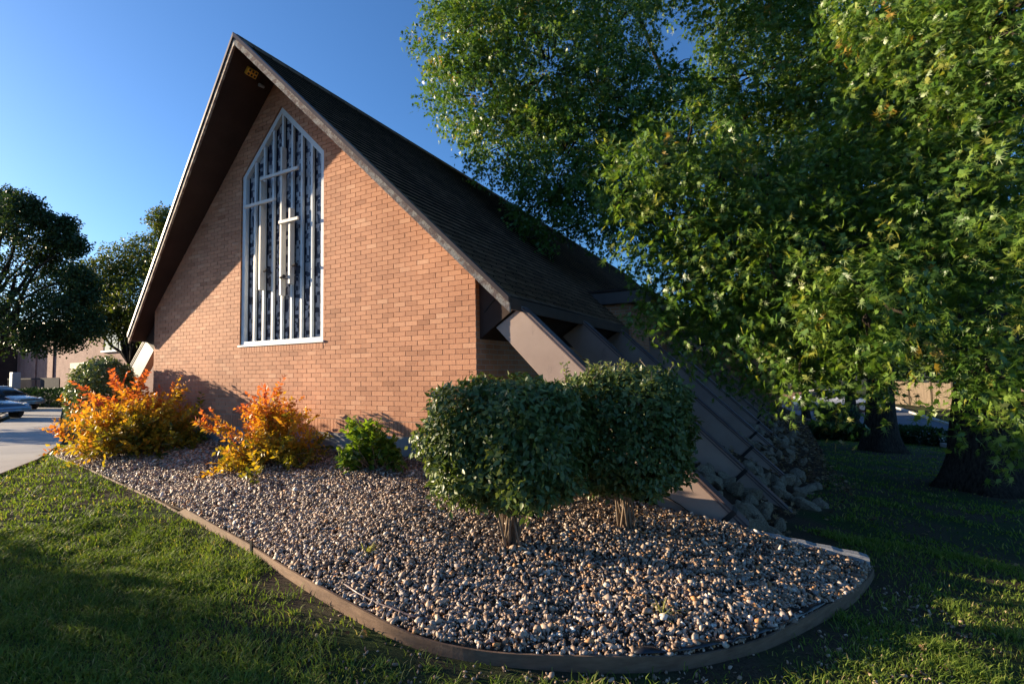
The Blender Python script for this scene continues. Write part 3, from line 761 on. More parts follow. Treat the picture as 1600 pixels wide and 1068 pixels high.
def lobe_sprays(c, r, dens, squash=.85, shell=.55):
    """twig-end positions in an ellipsoid lobe, denser toward its surface"""
    n = int(dens); d = rng.normal(size=(n, 3)); d /= np.linalg.norm(d, axis=1)[:, None]
    rad = r*(shell+(1-shell)*rng.random(n)**.6)*(1+.16*np.sin(d[:, 0]*7+c[0])*np.sin(d[:, 2]*6+c[1]*3)+rng.normal(0, .05, n))
    P = c+d*rad[:, None]*np.array([1, 1, squash]); return P, d
def sprays_to_leaves(P, d, per, size, tm, spray_len, tintmu, droop=.5, jit=.05):
    n = len(P); dirs = d+rng.normal(0, .45, d.shape); dirs[:, 2] -= droop*rng.random(n); dirs /= np.linalg.norm(dirs, axis=1)[:, None]
    tt = rng.random((n, per)); Q = P[:, None, :]+dirs[:, None, :]*(tt[..., None]*spray_len)+rng.normal(0, jit, (n, per, 3))
    Q[..., 2] -= .25*spray_len*tt**2
    Dn = np.repeat(dirs[:, None, :], per, 1)*.5; Dn[..., 2] -= .35
    ct = np.clip(rng.normal(tintmu, .16, n)[:, None]+rng.normal(0, .13, (n, per)), 0, .96)
    ct = np.where(rng.random((n, 1)) < .007, .985, ct)
    sz = size*rng.uniform(.65, 1.2, (n, per))
    Nn = np.repeat((d*.75+np.array([0, 0, .55]))[:, None, :], per, 1).reshape(-1, 3)
    return leaf_mesh(Q.reshape(-1, 3), Dn.reshape(-1, 3), sz.ravel(), tm[0], tm[1], 'l', ct.ravel(), spread=.75, N=Nn, nrand=.6)

def limb_path(a, b, n=6, sag=.25, wob=.25):
    a, b = np.array(a, float), np.array(b, float); L = np.linalg.norm(b-a); o = []
    for i in range(n+1):
        t_ = i/n; p = a+(b-a)*t_; p[2] += sag*L*.25*math.sin(math.pi*t_); 
        if 0 < i < n: p = p+rng.normal(0, wob*.06*L, 3)
        o.append(p)
    return o
def trunk_mesh(base, r0, h, flare=1.7, n=18):
    b = MB(); pts, rs = [], []
    for i in range(12):
        t_ = i/11; z = base[2]-.15+(h+.15)*t_; fr_ = 1+(flare-1)*math.exp(-t_*h/.45)-.25*t_
        pts.append((base[0]+.06*math.sin(z*1.1), base[1]+.05*math.cos(z*1.3), z)); rs.append(r0*fr_)
    bb = len(b.v); b.tube(pts, rs, n)
    V = b.v; c = np.array(base)
    for i in range(len(V)):
        p = np.array(V[i]); k_ = i % n; h_ = p[2]-base[2]
        root = 1+.20*math.exp(-max(h_, 0)/.35)*math.sin(k_*2*math.pi*5/n+1.)+.03*math.sin(k_*3.1+h_*2)
        cx, cy = pts[min(i//n, 11)][:2]; V[i] = (cx+(p[0]-cx)*root, cy+(p[1]-cy)*root, p[2])
    return b, pts[-1]

# lobes given as (view direction u, v, distance, radius m): resolved to fixed world positions
def lobes(L): return [(W3(u, v, D), r) for u, v, D, r in L]
def big_tree(name, label, base, r0, h, lob, leafsets, limbs, mat='leaf', group=None, cat_='tree'):
    root = empty(name, tuple(base), label, cat_, group)
    tb_, top = trunk_mesh(base, r0, h)
    for lp in limbs:
        L = limb_path(top if len(lp) < 3 else lp[2], lp[0], 8, .5, .5); rr = np.linspace(lp[1], lp[1]*.3, len(L)); tb_.tube(L, list(rr), 9)
        for q in (4, 5, 6, 7):
            e = L[q]+rng.normal(0, 1, 3)*np.array([1.2, 1.2, .8]); tb_.tube(limb_path(L[q], e, 4, .2, .6), [rr[q]*.5, rr[q]*.4, rr[q]*.3, rr[q]*.2, .01], 6)
    ch = []
    for (c, r), (dens, per, size, tm, sl_, mu) in zip(lob, leafsets):
        P, d = lobe_sprays(c, r, dens)
        ch.append(sprays_to_leaves(P, d, per, size, tm, sl_, mu))
        for k_ in rng.integers(0, len(P), max(3, int(dens/45))):
            a = c+(P[k_]-c)*.25; tb_.tube(limb_path(a, P[k_], 4, .1, .6), [.022*r/1.2, .018, .014, .010, .004], 5)
    tb_.build('trunk', 'bark', root, True)
    V_, T_, t_ = cat(ch); link('crown', fast_mesh('crown', V_, T_, t_), mat, root)
    print(name, 'leaf tris', len(T_)); return root

# --- tree A : further tree whose crown spreads over the roof
la = [(716,60,11.5,.92),(745,150,11.5,1.15),(790,20,11.5,1.3),(800,215,11.5,1.15),(860,110,11.5,1.6),(880,250,11,1.3),(850,325,11,.75),(925,305,10.5,.95),(935,150,11,1.25),
      (960,40,12,1.0),(760,-60,12,1.6),(900,-60,12.5,1.7),(1040,-70,13,1.5),(1010,170,12,1.2),(985,260,11.5,1.2),(950,350,10.5,.55),(1090,200,13,1.4),(1190,110,13,1.7),(1290,60,13,1.6),(1230,230,14,2.0),
      (1330,180,13,2.0),(1100,330,13,1.9),(1180,420,13,1.8),(1290,380,13.5,2.2),(1400,300,13.5,2.3),(1450,150,13,2.2),(1400,20,13,2.0),(1540,60,12,2.3),(1380,450,13.5,1.9),(1500,400,13,2.2),(1120,480,13,1.1),
      (1240,500,14,1.2),(1480,480,14,1.2),(1580,300,12,2.3),(705,115,11.5,.5),(830,375,10.5,.35),(1140,30,12.5,.9),(1210,-60,13,1.8)]
LA = lobes(la)
setA = []
for (u, v, D, r) in la:
    front = u < 1000
    setA.append((int((330 if front else 190)*r*r), 10, .125 if front else .17, STAR, .36, .48))
baseA = np.array([6.15, 13.9, float(G(6.15, 13.9))])
limA = [(W3(1000, 30, 12.5), .16), (W3(760, 120, 11.5), .14), (W3(900, 280, 11.3), .12), (W3(1440, 60, 13), .2), (W3(1180, 230, 13.5), .16), (W3(1490, 520, 13), .13), (W3(1240, 500, 14), .10)]
big_tree('broad_tree', 'tall broad tree with crown reaching over the church roof and trunk by the low hedge', baseA, .42, 3.3, LA, setA, [(a, b) for a, b in limA])

# --- tree B : nearer tree at right, drooping boughs with large lobed leaves
lb = [(975,265,7.4,.55),(1040,250,7.4,.75),(1110,300,7.2,.85),(1010,360,7.2,.62),(1080,400,7.0,.75),(950,300,7.4,.35),(1150,400,7.0,.8),(1040,470,6.8,.50),(1110,490,6.8,.52),(1005,500,6.6,.28),(1060,540,6.5,.22),(1150,560,6.5,.25),
      (1200,320,7.4,.9),(1220,460,6.8,.7),(1290,400,6.6,.75),(1290,520,6.0,.55),(1330,560,5.8,.42),(1320,615,5.6,.20),(1250,560,6.0,.35),(1240,600,5.9,.18),(1350,480,6.2,.6),
      (1400,60,6.4,.9),(1460,150,6.0,.85),(1530,60,5.6,.85),(1590,180,5.4,.8),(1400,170,6.8,.8),(1440,290,5.8,.7),(1520,320,5.2,.7),(1400,380,6.2,.75),(1370,470,6.2,.6),(1500,430,5.2,.6),(1590,420,4.8,.6),(1440,500,6.2,.5),
      (1520,520,4.8,.42),(1590,540,4.4,.42),(1500,590,4.6,.28),(1570,640,4.3,.32),(1520,665,4.5,.20),(1610,680,4.2,.2),(1180,590,6.6,.14),(1460,-20,6.4,1.0),(1600,-40,5.8,1.0),(1300,280,7.6,.9),(1590,300,5.4,.7)]
lb = [(u+(45 if (u > 1480 and v > 400) else 25 if u < 1125 else 0), v, D, r) for u, v, D, r in lb if (u, v) != (1440, 500)]
lb = [(u, v, (5.0 if (1190 < u < 1380 and v > 380) else min(D, 5.6) if u < 1400 else D), r*((5.0 if (1190 < u < 1380 and v > 380) else min(D, 5.6) if u < 1400 else D)/D)) for u, v, D, r in lb]
lb = [(u, v, D*(.85 if u > 1340 else 1), r*(.85 if u > 1340 else 1)) for u, v, D, r in lb]
LB = lobes(lb); setB = []
for (u, v, D, r) in lb:
    setB.append((max(20, int(390*r*r)), 10, .112, STAR7, .28, .58))
baseB = np.array([6.55, 6.55, float(G(6.55, 6.55))])
limB = [(W3(1120, 330, 7.4), .15), (W3(1290, 450, 6.8), .12), (W3(1480, 100, 6.2), .15), (W3(1540, 420, 5.2), .12), (W3(1430, 300, 6.2), .12), (W3(1220, 360, 7.6), .12), (W3(1040, 300, 7.8), .10)]
big_tree('shade_tree', 'near tree at right with flared dark trunk and drooping sunlit star shaped leaves', baseB, .50, 3.6, LB, setB, limB)

# --- background trees
def simple_tree(name, label, base, H, rc, n, size, mat, group=None, trunk_r=.2, crown_lo=.35, tm=SIMPLE, mu=.5, offs=None):
    root = empty(name, tuple(base), label, 'tree', group); b, top = trunk_mesh(base, trunk_r, H*crown_lo, 1.4, 10)
    ch = []; nl = 11 if offs is None else len(offs)
    for i in range(nl):
        if offs is None:
            a = 2.4*i; rr = rc*.62*math.sqrt((i+.5)/nl); zz = H*(crown_lo+(1-crown_lo)*(.25+.62*((i*5) % nl)/nl)); rr *= 1.15-.6*((i*5) % nl)/nl
            c = np.array([base[0]+rr*math.cos(a), base[1]+rr*math.sin(a), base[2]+zz]); r = rc*rng.uniform(.36, .52)
        else:
            c = np.array(base)+np.array(offs[i][:3]); r = offs[i][3]
        b.tube(limb_path(top, c, 5, .2, .5), list(np.linspace(trunk_r*.5, .02, 6)), 6)
        P, d = lobe_sprays(c, r, n/nl, .85, .35); ch.append(sprays_to_leaves(P, d, 8, size, tm, size*3.2, mu, .4, size*.6))
        for k_ in range(3): b.tube(limb_path(c, P[k_], 3, .1, .4), [.03, .02, .015, .008], 5)
    b.build('trunk', 'bark', root, True); V_, T_, t_ = cat(ch); link('crown', fast_mesh('crown', V_, T_, t_), mat, root); return root
def gz(x, y): return np.array([x, y, float(G(x, y))])
# big dark tree at left : lobes by direction
pL = W3(-60, 560, 26); bL = gz(pL[0], pL[1])
offs = []
for u_, v_, r in ((20,400,1.7),(60,375,1.2),(88,405,.8),(30,350,1.0),(95,450,1.1),(45,440,1.9),(90,497,1.2),(40,495,1.6),(0,470,2.0),(112,478,.7),(-60,430,2.6),(-70,480,2.3),(108,522,.6),(10,330,.6),(60,525,.8),(140,505,.5),(15,520,.9),(62,338,.35),(92,372,.40),(116,380,.28),(120,430,.45),(134,455,.35),(40,318,.4),(5,308,.5),(102,350,.25)):
    q = W3(u_, v_, 26+rng.uniform(-1.5, 1.5)); offs.append((*(q-bL), r))
simple_tree('dark_tree', 'big dark leafy tree at far left above the parked cars', bL, 9, 4, 6200, .15, 'leaf_far', None, .3, .3, offs=offs, mu=.35)
pM = W3(205, 560, 34); bM = gz(pM[0], pM[1]); offs = []
for u_, v_, r in ((165,430,1.4),(200,415,1.7),(235,400,1.6),(150,468,1.4),(195,470,2.0),(240,470,2.2),(262,345,.9),(275,380,1.6),(180,500,1.5),(225,505,1.6),(140,500,1.0),(130,440,.6),(300,420,2.5),(290,500,2.5)):
    q = W3(u_, v_, 34+rng.uniform(-1.5, 1.5)); offs.append((*(q-bM), r))
simple_tree('gold_tinged_tree', 'green tree with yellowing leaves between the dark tree and the church eave', bM, 9, 4, 6800, .17, 'leaf_gold', None, .25, .3, offs=offs, mu=.5)
# trees across the street at right
lab = ['dark tree beyond the fence nearest the church wing', 'dark tree behind the wooden fence in the middle of the row', 'dark tree behind the right end of the wooden fence', 'dark bushy tree behind the far low brick wall', 'dark tree showing between the two big trunks above the street']
for i, (x, y, H, rc) in enumerate(((1.0, 50, 10, 5.5), (12, 52, 11, 6), (21, 44, 10, 6), (6.0, 47, 9, 4.8), (15.5, 46, 10, 5.5))):
    simple_tree('far_tree', lab[i], gz(x, y), H, rc, 2600, .34, 'leaf_far', 'trees across the street', .3, .16, mu=.35)
simple_tree('street_tree', 'thin trunked tree beside the church wing at the street edge', gz(4.75, 27.2), 6.5, 2.2, 1300, .18, 'leaf_far', None, .20, .42, mu=.3)
simple_tree('street_tree', 'short dark tree behind the low hedge with a stout trunk', gz(6.75, 26.2), 6.0, 2.2, 1300, .18, 'leaf_far', None, .28, .45, mu=.3)
# unseen tree added at left, crown raised to shade only the right lawn
simple_tree('unseen_tree', 'tall high crowned tree added out of view at left to shade the lawn', gz(-17.0, -8.45), 9, 2.4, 9500, .18, 'leaf_far', None, .13, .5, offs=[(0, -.7, 5.6, .95), (.3, .6, 5.7, .95), (-.3, 0, 6.6, 1.1), (.3, -1.0, 6.9, 1.0), (0, 1.0, 7.0, 1.0), (0, .1, 8.0, 1.2), (.2, -1.6, 6.2, .8), (0, -.1, 9.0, .9), (-.3, 1.5, 6.3, .7)], mu=.4)
simple_tree('unseen_tree', 'second leafy tree left of the photographer nearer the car park', gz(-22.0, -16.0), 7.5, 4.2, 2600, .22, 'leaf_far', None, .28, .2, mu=.4)

simple_tree('unseen_tree', 'third leafy tree added beyond the left edge to shade the walk', gz(-30.0, -1.6), 7.5, 3.0, 2600, .22, 'leaf_far', None, .28, .3, mu=.4)  # added outside the view to put shade on the sidewalk
# --- shrubs
def shrub(name, label, base, rx, ry, rz, zc, nleaf, size, mat, stems, squareness=2.6, tm=OVAL, group=None, mu=.5, stem_spread=.35, nsub=True, cat_='shrub', bumpy=.1):
    root = empty(name, tuple(base), label, cat_, group)
    d = rng.normal(size=(nleaf, 3)); d /= np.linalg.norm(d, axis=1)[:, None]
    k_ = (np.abs(d)**squareness).sum(1)**(-1/squareness)
    rad = k_*(.50+.50*rng.random(nleaf)**.40)*(1+bumpy*np.sin(d[:, 0]*8+1)*np.sin(d[:, 1]*7)*np.cos(d[:, 2]*6)+rng.normal(0, .03, nleaf))
    P = np.array(base)+np.array([0, 0, zc])+d*rad[:, None]*np.array([rx, ry, rz])
    t_ = np.clip(rng.normal(mu, .25, nleaf), 0, 1)
    tg = np.cross(d, rng.normal(size=(nleaf, 3))); tg /= np.linalg.norm(tg, axis=1)[:, None]+1e-9
    Dd = tg*.8+d*.55-np.array([0, 0, .35]); v_, tr, tt = leaf_mesh(P, Dd, size*rng.uniform(.7, 1.25, nleaf), tm[0], tm[1], 'f', t_, spread=.3, N=d*.9+np.array([0, 0, .45]), nrand=.5)
    link('foliage', fast_mesh('foliage', v_, tr, tt, False), mat, root)
    st_ = MB()
    for i in range(stems):
        a = rng.uniform(0, 6.28); e = np.array(base)+np.array([math.cos(a)*rx*.7*rng.random(), math.sin(a)*ry*.7*rng.random(), zc+rz*.3*rng.random()])
        b0 = np.array(base)+np.array([rng.normal(0, .035), rng.normal(0, .035), -.03]); mid = b0*.5+e*.5; mid[:2] = b0[:2]*.65+e[:2]*.35
        st_.tube([b0, mid, e], [.011, .009, .005], 6)
    st_.build('stems', 'stem', root, True); return root
bz = lambda x, y: float(ZB(x, y))
shrub('large_bush', 'very large leafy bush left of the photographer shading the lawn', tuple(gz(-10.0, -8.9)), 1.9, 3.5, 1.35, 1.2, 34000, .12, 'privet', 14, 2.5, mu=.5)
shr1 = shrub('trimmed_shrub', 'large clipped dark green shrub nearest the camera on bare stems in gravel', (1.33, -1.62, bz(1.33, -1.62)), .60, .56, .47, .84, 21000, .060, 'privet', 16, 3.8, bumpy=.17)
shr2 = shrub('trimmed_shrub', 'clipped green shrub with pale shoots in front of the first buttress', (2.04, -.78, bz(2.04, -.78)), .56, .50, .52, .86, 20000, .056, 'privet', 14, 3.6, bumpy=.17)
# new shoots on top
def shoots(root, base, n, rx, ry, z0, L):
    sm_ = MB(); ch = []
    for i in range(n):
        b0 = np.array(base)+np.array([rng.uniform(-rx, rx), rng.uniform(-ry, ry), z0]); e = b0+np.array([rng.normal(0, .06), rng.normal(0, .06), L*rng.uniform(.5, 1.1)])
        sm_.tube([b0, (b0+e)/2, e], [.004, .003, .002], 5)
        k_ = 12; tt = np.linspace(.15, 1, k_); P = b0+(e-b0)*tt[:, None]; a = rng.uniform(0, 6.28, k_); D = np.stack([np.cos(a), np.sin(a), np.full(k_, .5)], 1)
        v_, tr, tn_ = leaf_mesh(P, D, .045*rng.uniform(.7, 1.2, k_), *OVAL, 'f', rng.random(k_), spread=.2); ch.append((v_, tr, tn_))
    v_, tr, tn_ = cat(ch); o = link('new_shoots', fast_mesh('s', v_, tr, tn_), 'privet_new', root); sm_.build('shoot_stems', 'stem', root, True)
shoots(shr2, (2.04, -.78, bz(2.08, -.78)), 34, .45, .4, 1.28, .20)
shoots(shr1, (1.33, -1.62, bz(1.33, -1.62)), 12, .5, .4, 1.15, .10)
rb = (-8.25, -.52, float(G(-8.25, -.52)))
shrub('round_shrub', 'rounded dark green shrub behind the amber bush at the church corner', rb, .76, .50, .78, 1.08, 16000, .065, 'privet', 10, 2.2, mu=.7)

def frond_bush(name, label, base, n, L, spread, mat, mu=.5, lsize=.055, upright=.8, dirbias=(0, 0), green_low=True, side=None):
    root = empty(name, tuple(base), label, 'shrub'); st_ = MB(); ch = []
    for i in range(n):
        a = rng.uniform(0, 6.28); el = rng.uniform(.15, 1.35)
        l = L*(rng.uniform(.55, 1.05) if rng.random() > .12 else 1.28); dr = np.array([math.cos(a)*math.cos(el)*spread+dirbias[0], math.sin(a)*math.cos(el)*spread*.75+dirbias[1], math.sin(el)*upright]); 
        b0 = np.array(base)+np.array([rng.normal(0, .1*L), rng.normal(0, .08*L), -.02]); pts = []
        for q in range(6):
            t_ = q/5; p = b0+dr*l*t_; p[2] -= .22*l*t_*t_; pts.append(p)
        for p in pts: p[2] = max(p[2], base[2]+.02)
        st_.tube(pts, [.008, .006, .005, .004, .003, .002], 5)
        # side sprays
        for sidei in range(7):
            t_ = rng.uniform(.3, 1); k_ = t_*5; i0 = min(int(k_), 4); p0 = pts[i0]+(pts[i0+1]-pts[i0])*(k_-i0)
            dd = dr/np.linalg.norm(dr)+rng.normal(0, .45, 3); dd /= np.linalg.norm(dd); ll = L*.30*rng.uniform(.5, 1.1)
            kk = 13; tt = np.linspace(.05, 1, kk); P = p0+dd*(tt*ll)[:, None]; P[:, 2] -= .1*ll*tt**2
            a2 = rng.uniform(0, 6.28); s_ = np.where(np.arange(kk) % 2, 1, -1)[:, None]
            cr = np.cross(dd, rng.normal(size=3)); cr /= np.linalg.norm(cr); D = dd*.7+cr*s_
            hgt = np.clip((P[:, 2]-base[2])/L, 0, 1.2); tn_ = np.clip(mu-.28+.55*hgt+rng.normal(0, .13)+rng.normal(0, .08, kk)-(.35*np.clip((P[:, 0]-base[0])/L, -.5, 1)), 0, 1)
            ch.append(leaf_mesh(P, D, lsize*rng.uniform(.75, 1.15, kk), *OVAL, 'f', tn_, spread=.22))
    v_, tr, tn_ = cat(ch); link('foliage', fast_mesh('foliage', v_, tr, tn_), mat, root)
    for i in range(n//2):
        a = rng.uniform(0, 6.28); b0 = np.array(base); st_.tube([b0, b0+np.array([math.cos(a)*L*.35, math.sin(a)*L*.25-.1, L*rng.uniform(.2, .5)])], [.005, .002], 4)
    st_.build('stems', 'stem', root, True); return root
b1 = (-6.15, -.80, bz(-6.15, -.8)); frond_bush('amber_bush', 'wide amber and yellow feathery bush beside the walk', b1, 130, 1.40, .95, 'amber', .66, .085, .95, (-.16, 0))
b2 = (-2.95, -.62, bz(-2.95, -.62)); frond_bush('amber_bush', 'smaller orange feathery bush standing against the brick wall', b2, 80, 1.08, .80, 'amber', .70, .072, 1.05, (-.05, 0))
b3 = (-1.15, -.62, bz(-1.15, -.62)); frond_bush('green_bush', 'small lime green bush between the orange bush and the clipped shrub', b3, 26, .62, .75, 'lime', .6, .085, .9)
# lime undergrowth of the middle bush
b4 = (-3.5, -.72, bz(-3.5, -.72)); frond_bush('green_bush', 'low bright green growth at the left foot of the orange bush', b4, 14, .50, .75, 'lime', .7, .075, .7)

# tufts of yellow grass on the gravel
def tuft(name, label, x, y, z, n, L, mat='grass', tl=.86, th=.98, group=None):
    P = np.tile(np.array([x, y, z]), (n, 1))+rng.normal(0, .018, (n, 3))*np.array([1, 1, 0]); a = rng.uniform(0, 6.28, n); el = rng.uniform(.25, 1.3, n)
    V_, T_ = [], []
    for i in range(n):
        l = L*rng.uniform(.5, 1.1); d = np.array([math.cos(a[i])*math.cos(el[i]), math.sin(a[i])*math.cos(el[i]), math.sin(el[i])]); s_ = np.array([-math.sin(a[i]), math.cos(a[i]), 0])*.0028
        q = [P[i]+d*l*t_-np.array([0, 0, .35*l*t_*t_]) for t_ in (0, .35, .7, 1)]
        b = len(V_); V_ += [q[0]-s_, q[0]+s_, q[1]-s_, q[1]+s_, q[2]-s_*.7, q[2]+s_*.7, q[3]]; T_ += [(b, b+1, b+3), (b, b+3, b+2), (b+2, b+3, b+5), (b+2, b+5, b+4), (b+4, b+5, b+6)]
    o = link(name, fast_mesh(name, np.array(V_), np.array(T_), rng.uniform(tl, th, len(V_))), mat); tag(o, label, 'weed', group); return o
x, y = .42, -2.28; tuft('grass_tuft', 'small yellow grass tuft on gravel near the left edging joint', x, y, bz(x, y), 34, .15)
x, y = 2.60, -2.02; tuft('grass_tuft', 'splayed yellow grass tuft on gravel near the front edging curve', x, y, bz(x, y), 26, .17)
x, y = 2.12, -1.55; tuft('grass_tuft', 'tiny green weed on gravel below the clipped shrubs', x, y, bz(x, y), 12, .06, tl=.5, th=.9)

CBL = [(.60, -2.70), (.80, -2.755), (.99, -2.79), (1.13, -2.80), (1.30, -2.815), (1.40, -2.79)]; LFX, LFY, LFZ = 1.45, -.30, bz(1.45, -.3); OBX, OBZ = -6.59, .56
TP = [(.52, -3.02), (.93, -3.16), (1.2, -3.22), (1.38, -3.16), (1.62, -3.06), (1.80, -3.12), (1.98, -2.98), (2.2, -2.9), (2.33, -2.86), (2.58, -2.72), (.2, -3.0), (2.75, -2.66), (1.5, -3.2), (-.35, -2.86)]
for x, y in TP:
    tuft('grass_tuft', 'bright yellow green grass tuft growing from the bare soil just outside the edging', x, y, float(G(x, y)), 34, rng.uniform(.06, .11), tl=.62, th=.93, group='grass tufts outside the edging')
tuft('dry_weeds', 'thin dry leafless weed stems by the foundation between the amber bushes', -4.55, -.25, bz(-4.55, -.25), 26, .42, 'stem', 0, 1)
cb = MB(); cb.tube([(x, y, bz(x, y)+.022) for x, y in CBL], .006, 6); tag(cb.build('cable', 'flash', None, True), 'thin dark cable lying on gravel inside the front edging', 'cable')
lf = MB(); lf.box(LFX-.20, LFX+.20, LFY, LFY+.14, LFZ+.19, LFZ+.225); lfo = empty('timber_rack', (LFX, LFY, LFZ), 'low dark wooden rack on two posts half hidden between the two clipped shrubs', 'rack')
lf.build('plank', 'fascia', lfo, bevel=.004)
for dx in (-.15, .15):
    lf = MB(); lf.box(LFX+dx-.025, LFX+dx+.025, LFY+.02, LFY+.12, LFZ-.05, LFZ+.188); lf.build('post', 'fascia', lfo, bevel=.004)
ob2 = MB(); ob2.box(OBX-.05, OBX+.05, -.07, -.012, OBZ-.06, OBZ+.06); ob2.build('outlet_box', 'dark_metal', church, bevel=.006)

# hedges
def hedge(name, label, pts, w_, h, n, size, mat='juniper', jag=.1):
    pts = np.array(pts, float); root = empty(name, (*pts[0], float(G(*pts[0]))), label, 'hedge')
    seg = rng.integers(0, len(pts)-1, n); t_ = rng.random(n)[:, None]; c = pts[seg]*(1-t_)+pts[seg+1]*t_
    a = rng.uniform(0, 2*math.pi, n); d = pts[seg+1]-pts[seg]; d /= np.linalg.norm(d, axis=1)[:, None]; nn = np.stack([-d[:, 1], d[:, 0]], 1)
    rr = (np.abs(np.cos(a))**3+np.abs(np.sin(a))**3)**(-1/3)*(1+jag*np.sin(c[:, 0]*2.3+c[:, 1]*1.7)+rng.normal(0, .05, n))*(.8+.2*rng.random(n))
    o1 = np.cos(a)*rr; o2 = np.sin(a)*rr; P = np.zeros((n, 3)); P[:, :2] = c+nn*(o1*w_/2)[:, None]; P[:, 2] = G(P[:, 0], P[:, 1])+h*.5+o2*h*.5
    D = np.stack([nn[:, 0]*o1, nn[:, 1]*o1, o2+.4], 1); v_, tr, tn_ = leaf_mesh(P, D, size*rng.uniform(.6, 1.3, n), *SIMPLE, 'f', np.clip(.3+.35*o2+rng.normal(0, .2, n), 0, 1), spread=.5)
    link('foliage', fast_mesh('f', v_, tr, tn_), mat, root)
    s_ = MB()
    for i in range(14):
        k_ = rng.integers(n); s_.tube([(c[k_, 0], c[k_, 1], float(G(*c[k_]))-.05), (c[k_, 0]+.05, c[k_, 1], float(G(*c[k_]))+h*.6)], [.02, .01], 5)
    s_.build('stems', 'stem', root)
hedge('low_hedge', 'low spreading dark evergreen hedge behind the middle tree trunk', [(3.9, 18.3), (6.0, 19.0), (8.5, 19.6)], 2.6, .55, 12000, .13)
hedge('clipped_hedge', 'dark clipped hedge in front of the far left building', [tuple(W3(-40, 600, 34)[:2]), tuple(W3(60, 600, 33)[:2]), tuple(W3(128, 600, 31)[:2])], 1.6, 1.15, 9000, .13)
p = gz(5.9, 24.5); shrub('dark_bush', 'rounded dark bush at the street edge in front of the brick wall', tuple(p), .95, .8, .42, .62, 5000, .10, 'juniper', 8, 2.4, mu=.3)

# ================================================================== FAR LEFT BUILDING, FENCES, CARS
YB = 16.0
def onY(u, v, Y): d = FW+(u-800)/F*RT-(v-534)/F*UP; t_ = (Y-CY)/d[1]; return CAM+t_*d
pl_, pr_ = onY(18, 560, YB), onY(262, 560, YB)
nb = empty('brick_annex', (float(pl_[0]), YB, -1.), 'plain pinkish brick building with a wide dark window beyond the hedge', 'building')
a_ = MB(); a_.box(pl_[0]-22, pr_[0]+3, YB, YB+12, -1.5, 6.2); aw = a_.build('wall', 'far_brick', nb, uvf=uvwall)
a_ = MB(); a_.box(pl_[0]-22.3, pr_[0]+3.3, YB-.3, YB+12.3, 6.2, 6.6); a_.build('roof', 'drip', nb)
q1, q2 = onY(163, 548, YB), onY(240, 519, YB)
a_ = MB(); a_.box(q1[0], q2[0]+2, YB-.03, YB+.02, q1[2], q1[2]+2.2); wo_ = a_.build('window', 'dark_glass', nb)
for i in range(9):
    a_ = MB(); xx = q1[0]+(q2[0]+2-q1[0])*i/8; a_.box(xx-.03, xx+.03, YB-.07, YB-.035, q1[2]+.02, q1[2]+2.18); a_.build('mullion', 'dark_metal', wo_)
a_ = MB(); a_.box(q1[0]-.15, q2[0]+2.1, YB-.22, YB-.005, q1[2]-.14, q1[2]-.003); a_.build('sill', 'sill_blue', wo_)
q1, q2 = onY(110, 583, YB), onY(131, 566, YB)
a_ = MB(); a_.box(q1[0], q2[0]+.3, YB-.05, YB+.02, q1[2], q2[2]); a_.build('window', 'dark_glass', nb)
for uu in (30, 57, 84):
    q = onY(uu, 570, YB); a_ = MB(); a_.box(q[0]-.1, q[0]+.1, YB-.12, YB-.004, -1.4, 6.19); a_.build('pier', 'far_brick', nb, uvf=uvwall)
q1 = onY(0, 560, YB-.6); q2 = onY(17, 560, YB-.6); a_ = MB(); a_.box(q1[0]-12, q2[0], YB-1.8, YB-.004, -1.4, 5.2); a_.build('dark_porch', 'soffit', nb)
fy = YB-4.2; q1, q2 = onY(12, 600, fy), onY(93, 600, fy)
fr_ = empty('grille_fence', (float(q1[0]), fy, -1.), 'low dark grille fence in front of the pinkish brick wall', 'fence')
a_ = MB(); n = 46
for i in range(n+1):
    xx = q1[0]+(q2[0]-q1[0])*i/n; a_.box(xx-.018, xx+.018, fy, fy+.03, -1.1, q1[2]+.42)
a_.build('slats', 'dark_metal', fr_); a_ = MB(); a_.box(q1[0], q2[0], fy-.03, fy-.002, q1[2]+.38, q1[2]+.50); a_.box(q1[0]+(q2[0]-q1[0])*.66, q2[0], fy-.03, fy-.002, -1.1, q1[2]+.376); a_.build('rail', 'dark_metal', fr_)
q = onY(25, 588, fy-.6); a_ = MB(); a_.box(q[0]-.35, q[0]+.35, fy-.9, fy-.4, -1.1, q[2]+.35); bx_ = a_.build('utility_box', 'grey_box', None, bevel=.03); tag(bx_, 'small pale utility box at the left end of the grille fence', 'utility box')
a_ = MB(); a_.box(q[0]-.28, q[0]+.28, fy-.915, fy-.902, -.6, q[2]+.25); a_.build('door', 'grey_box', bx_, bevel=.01)

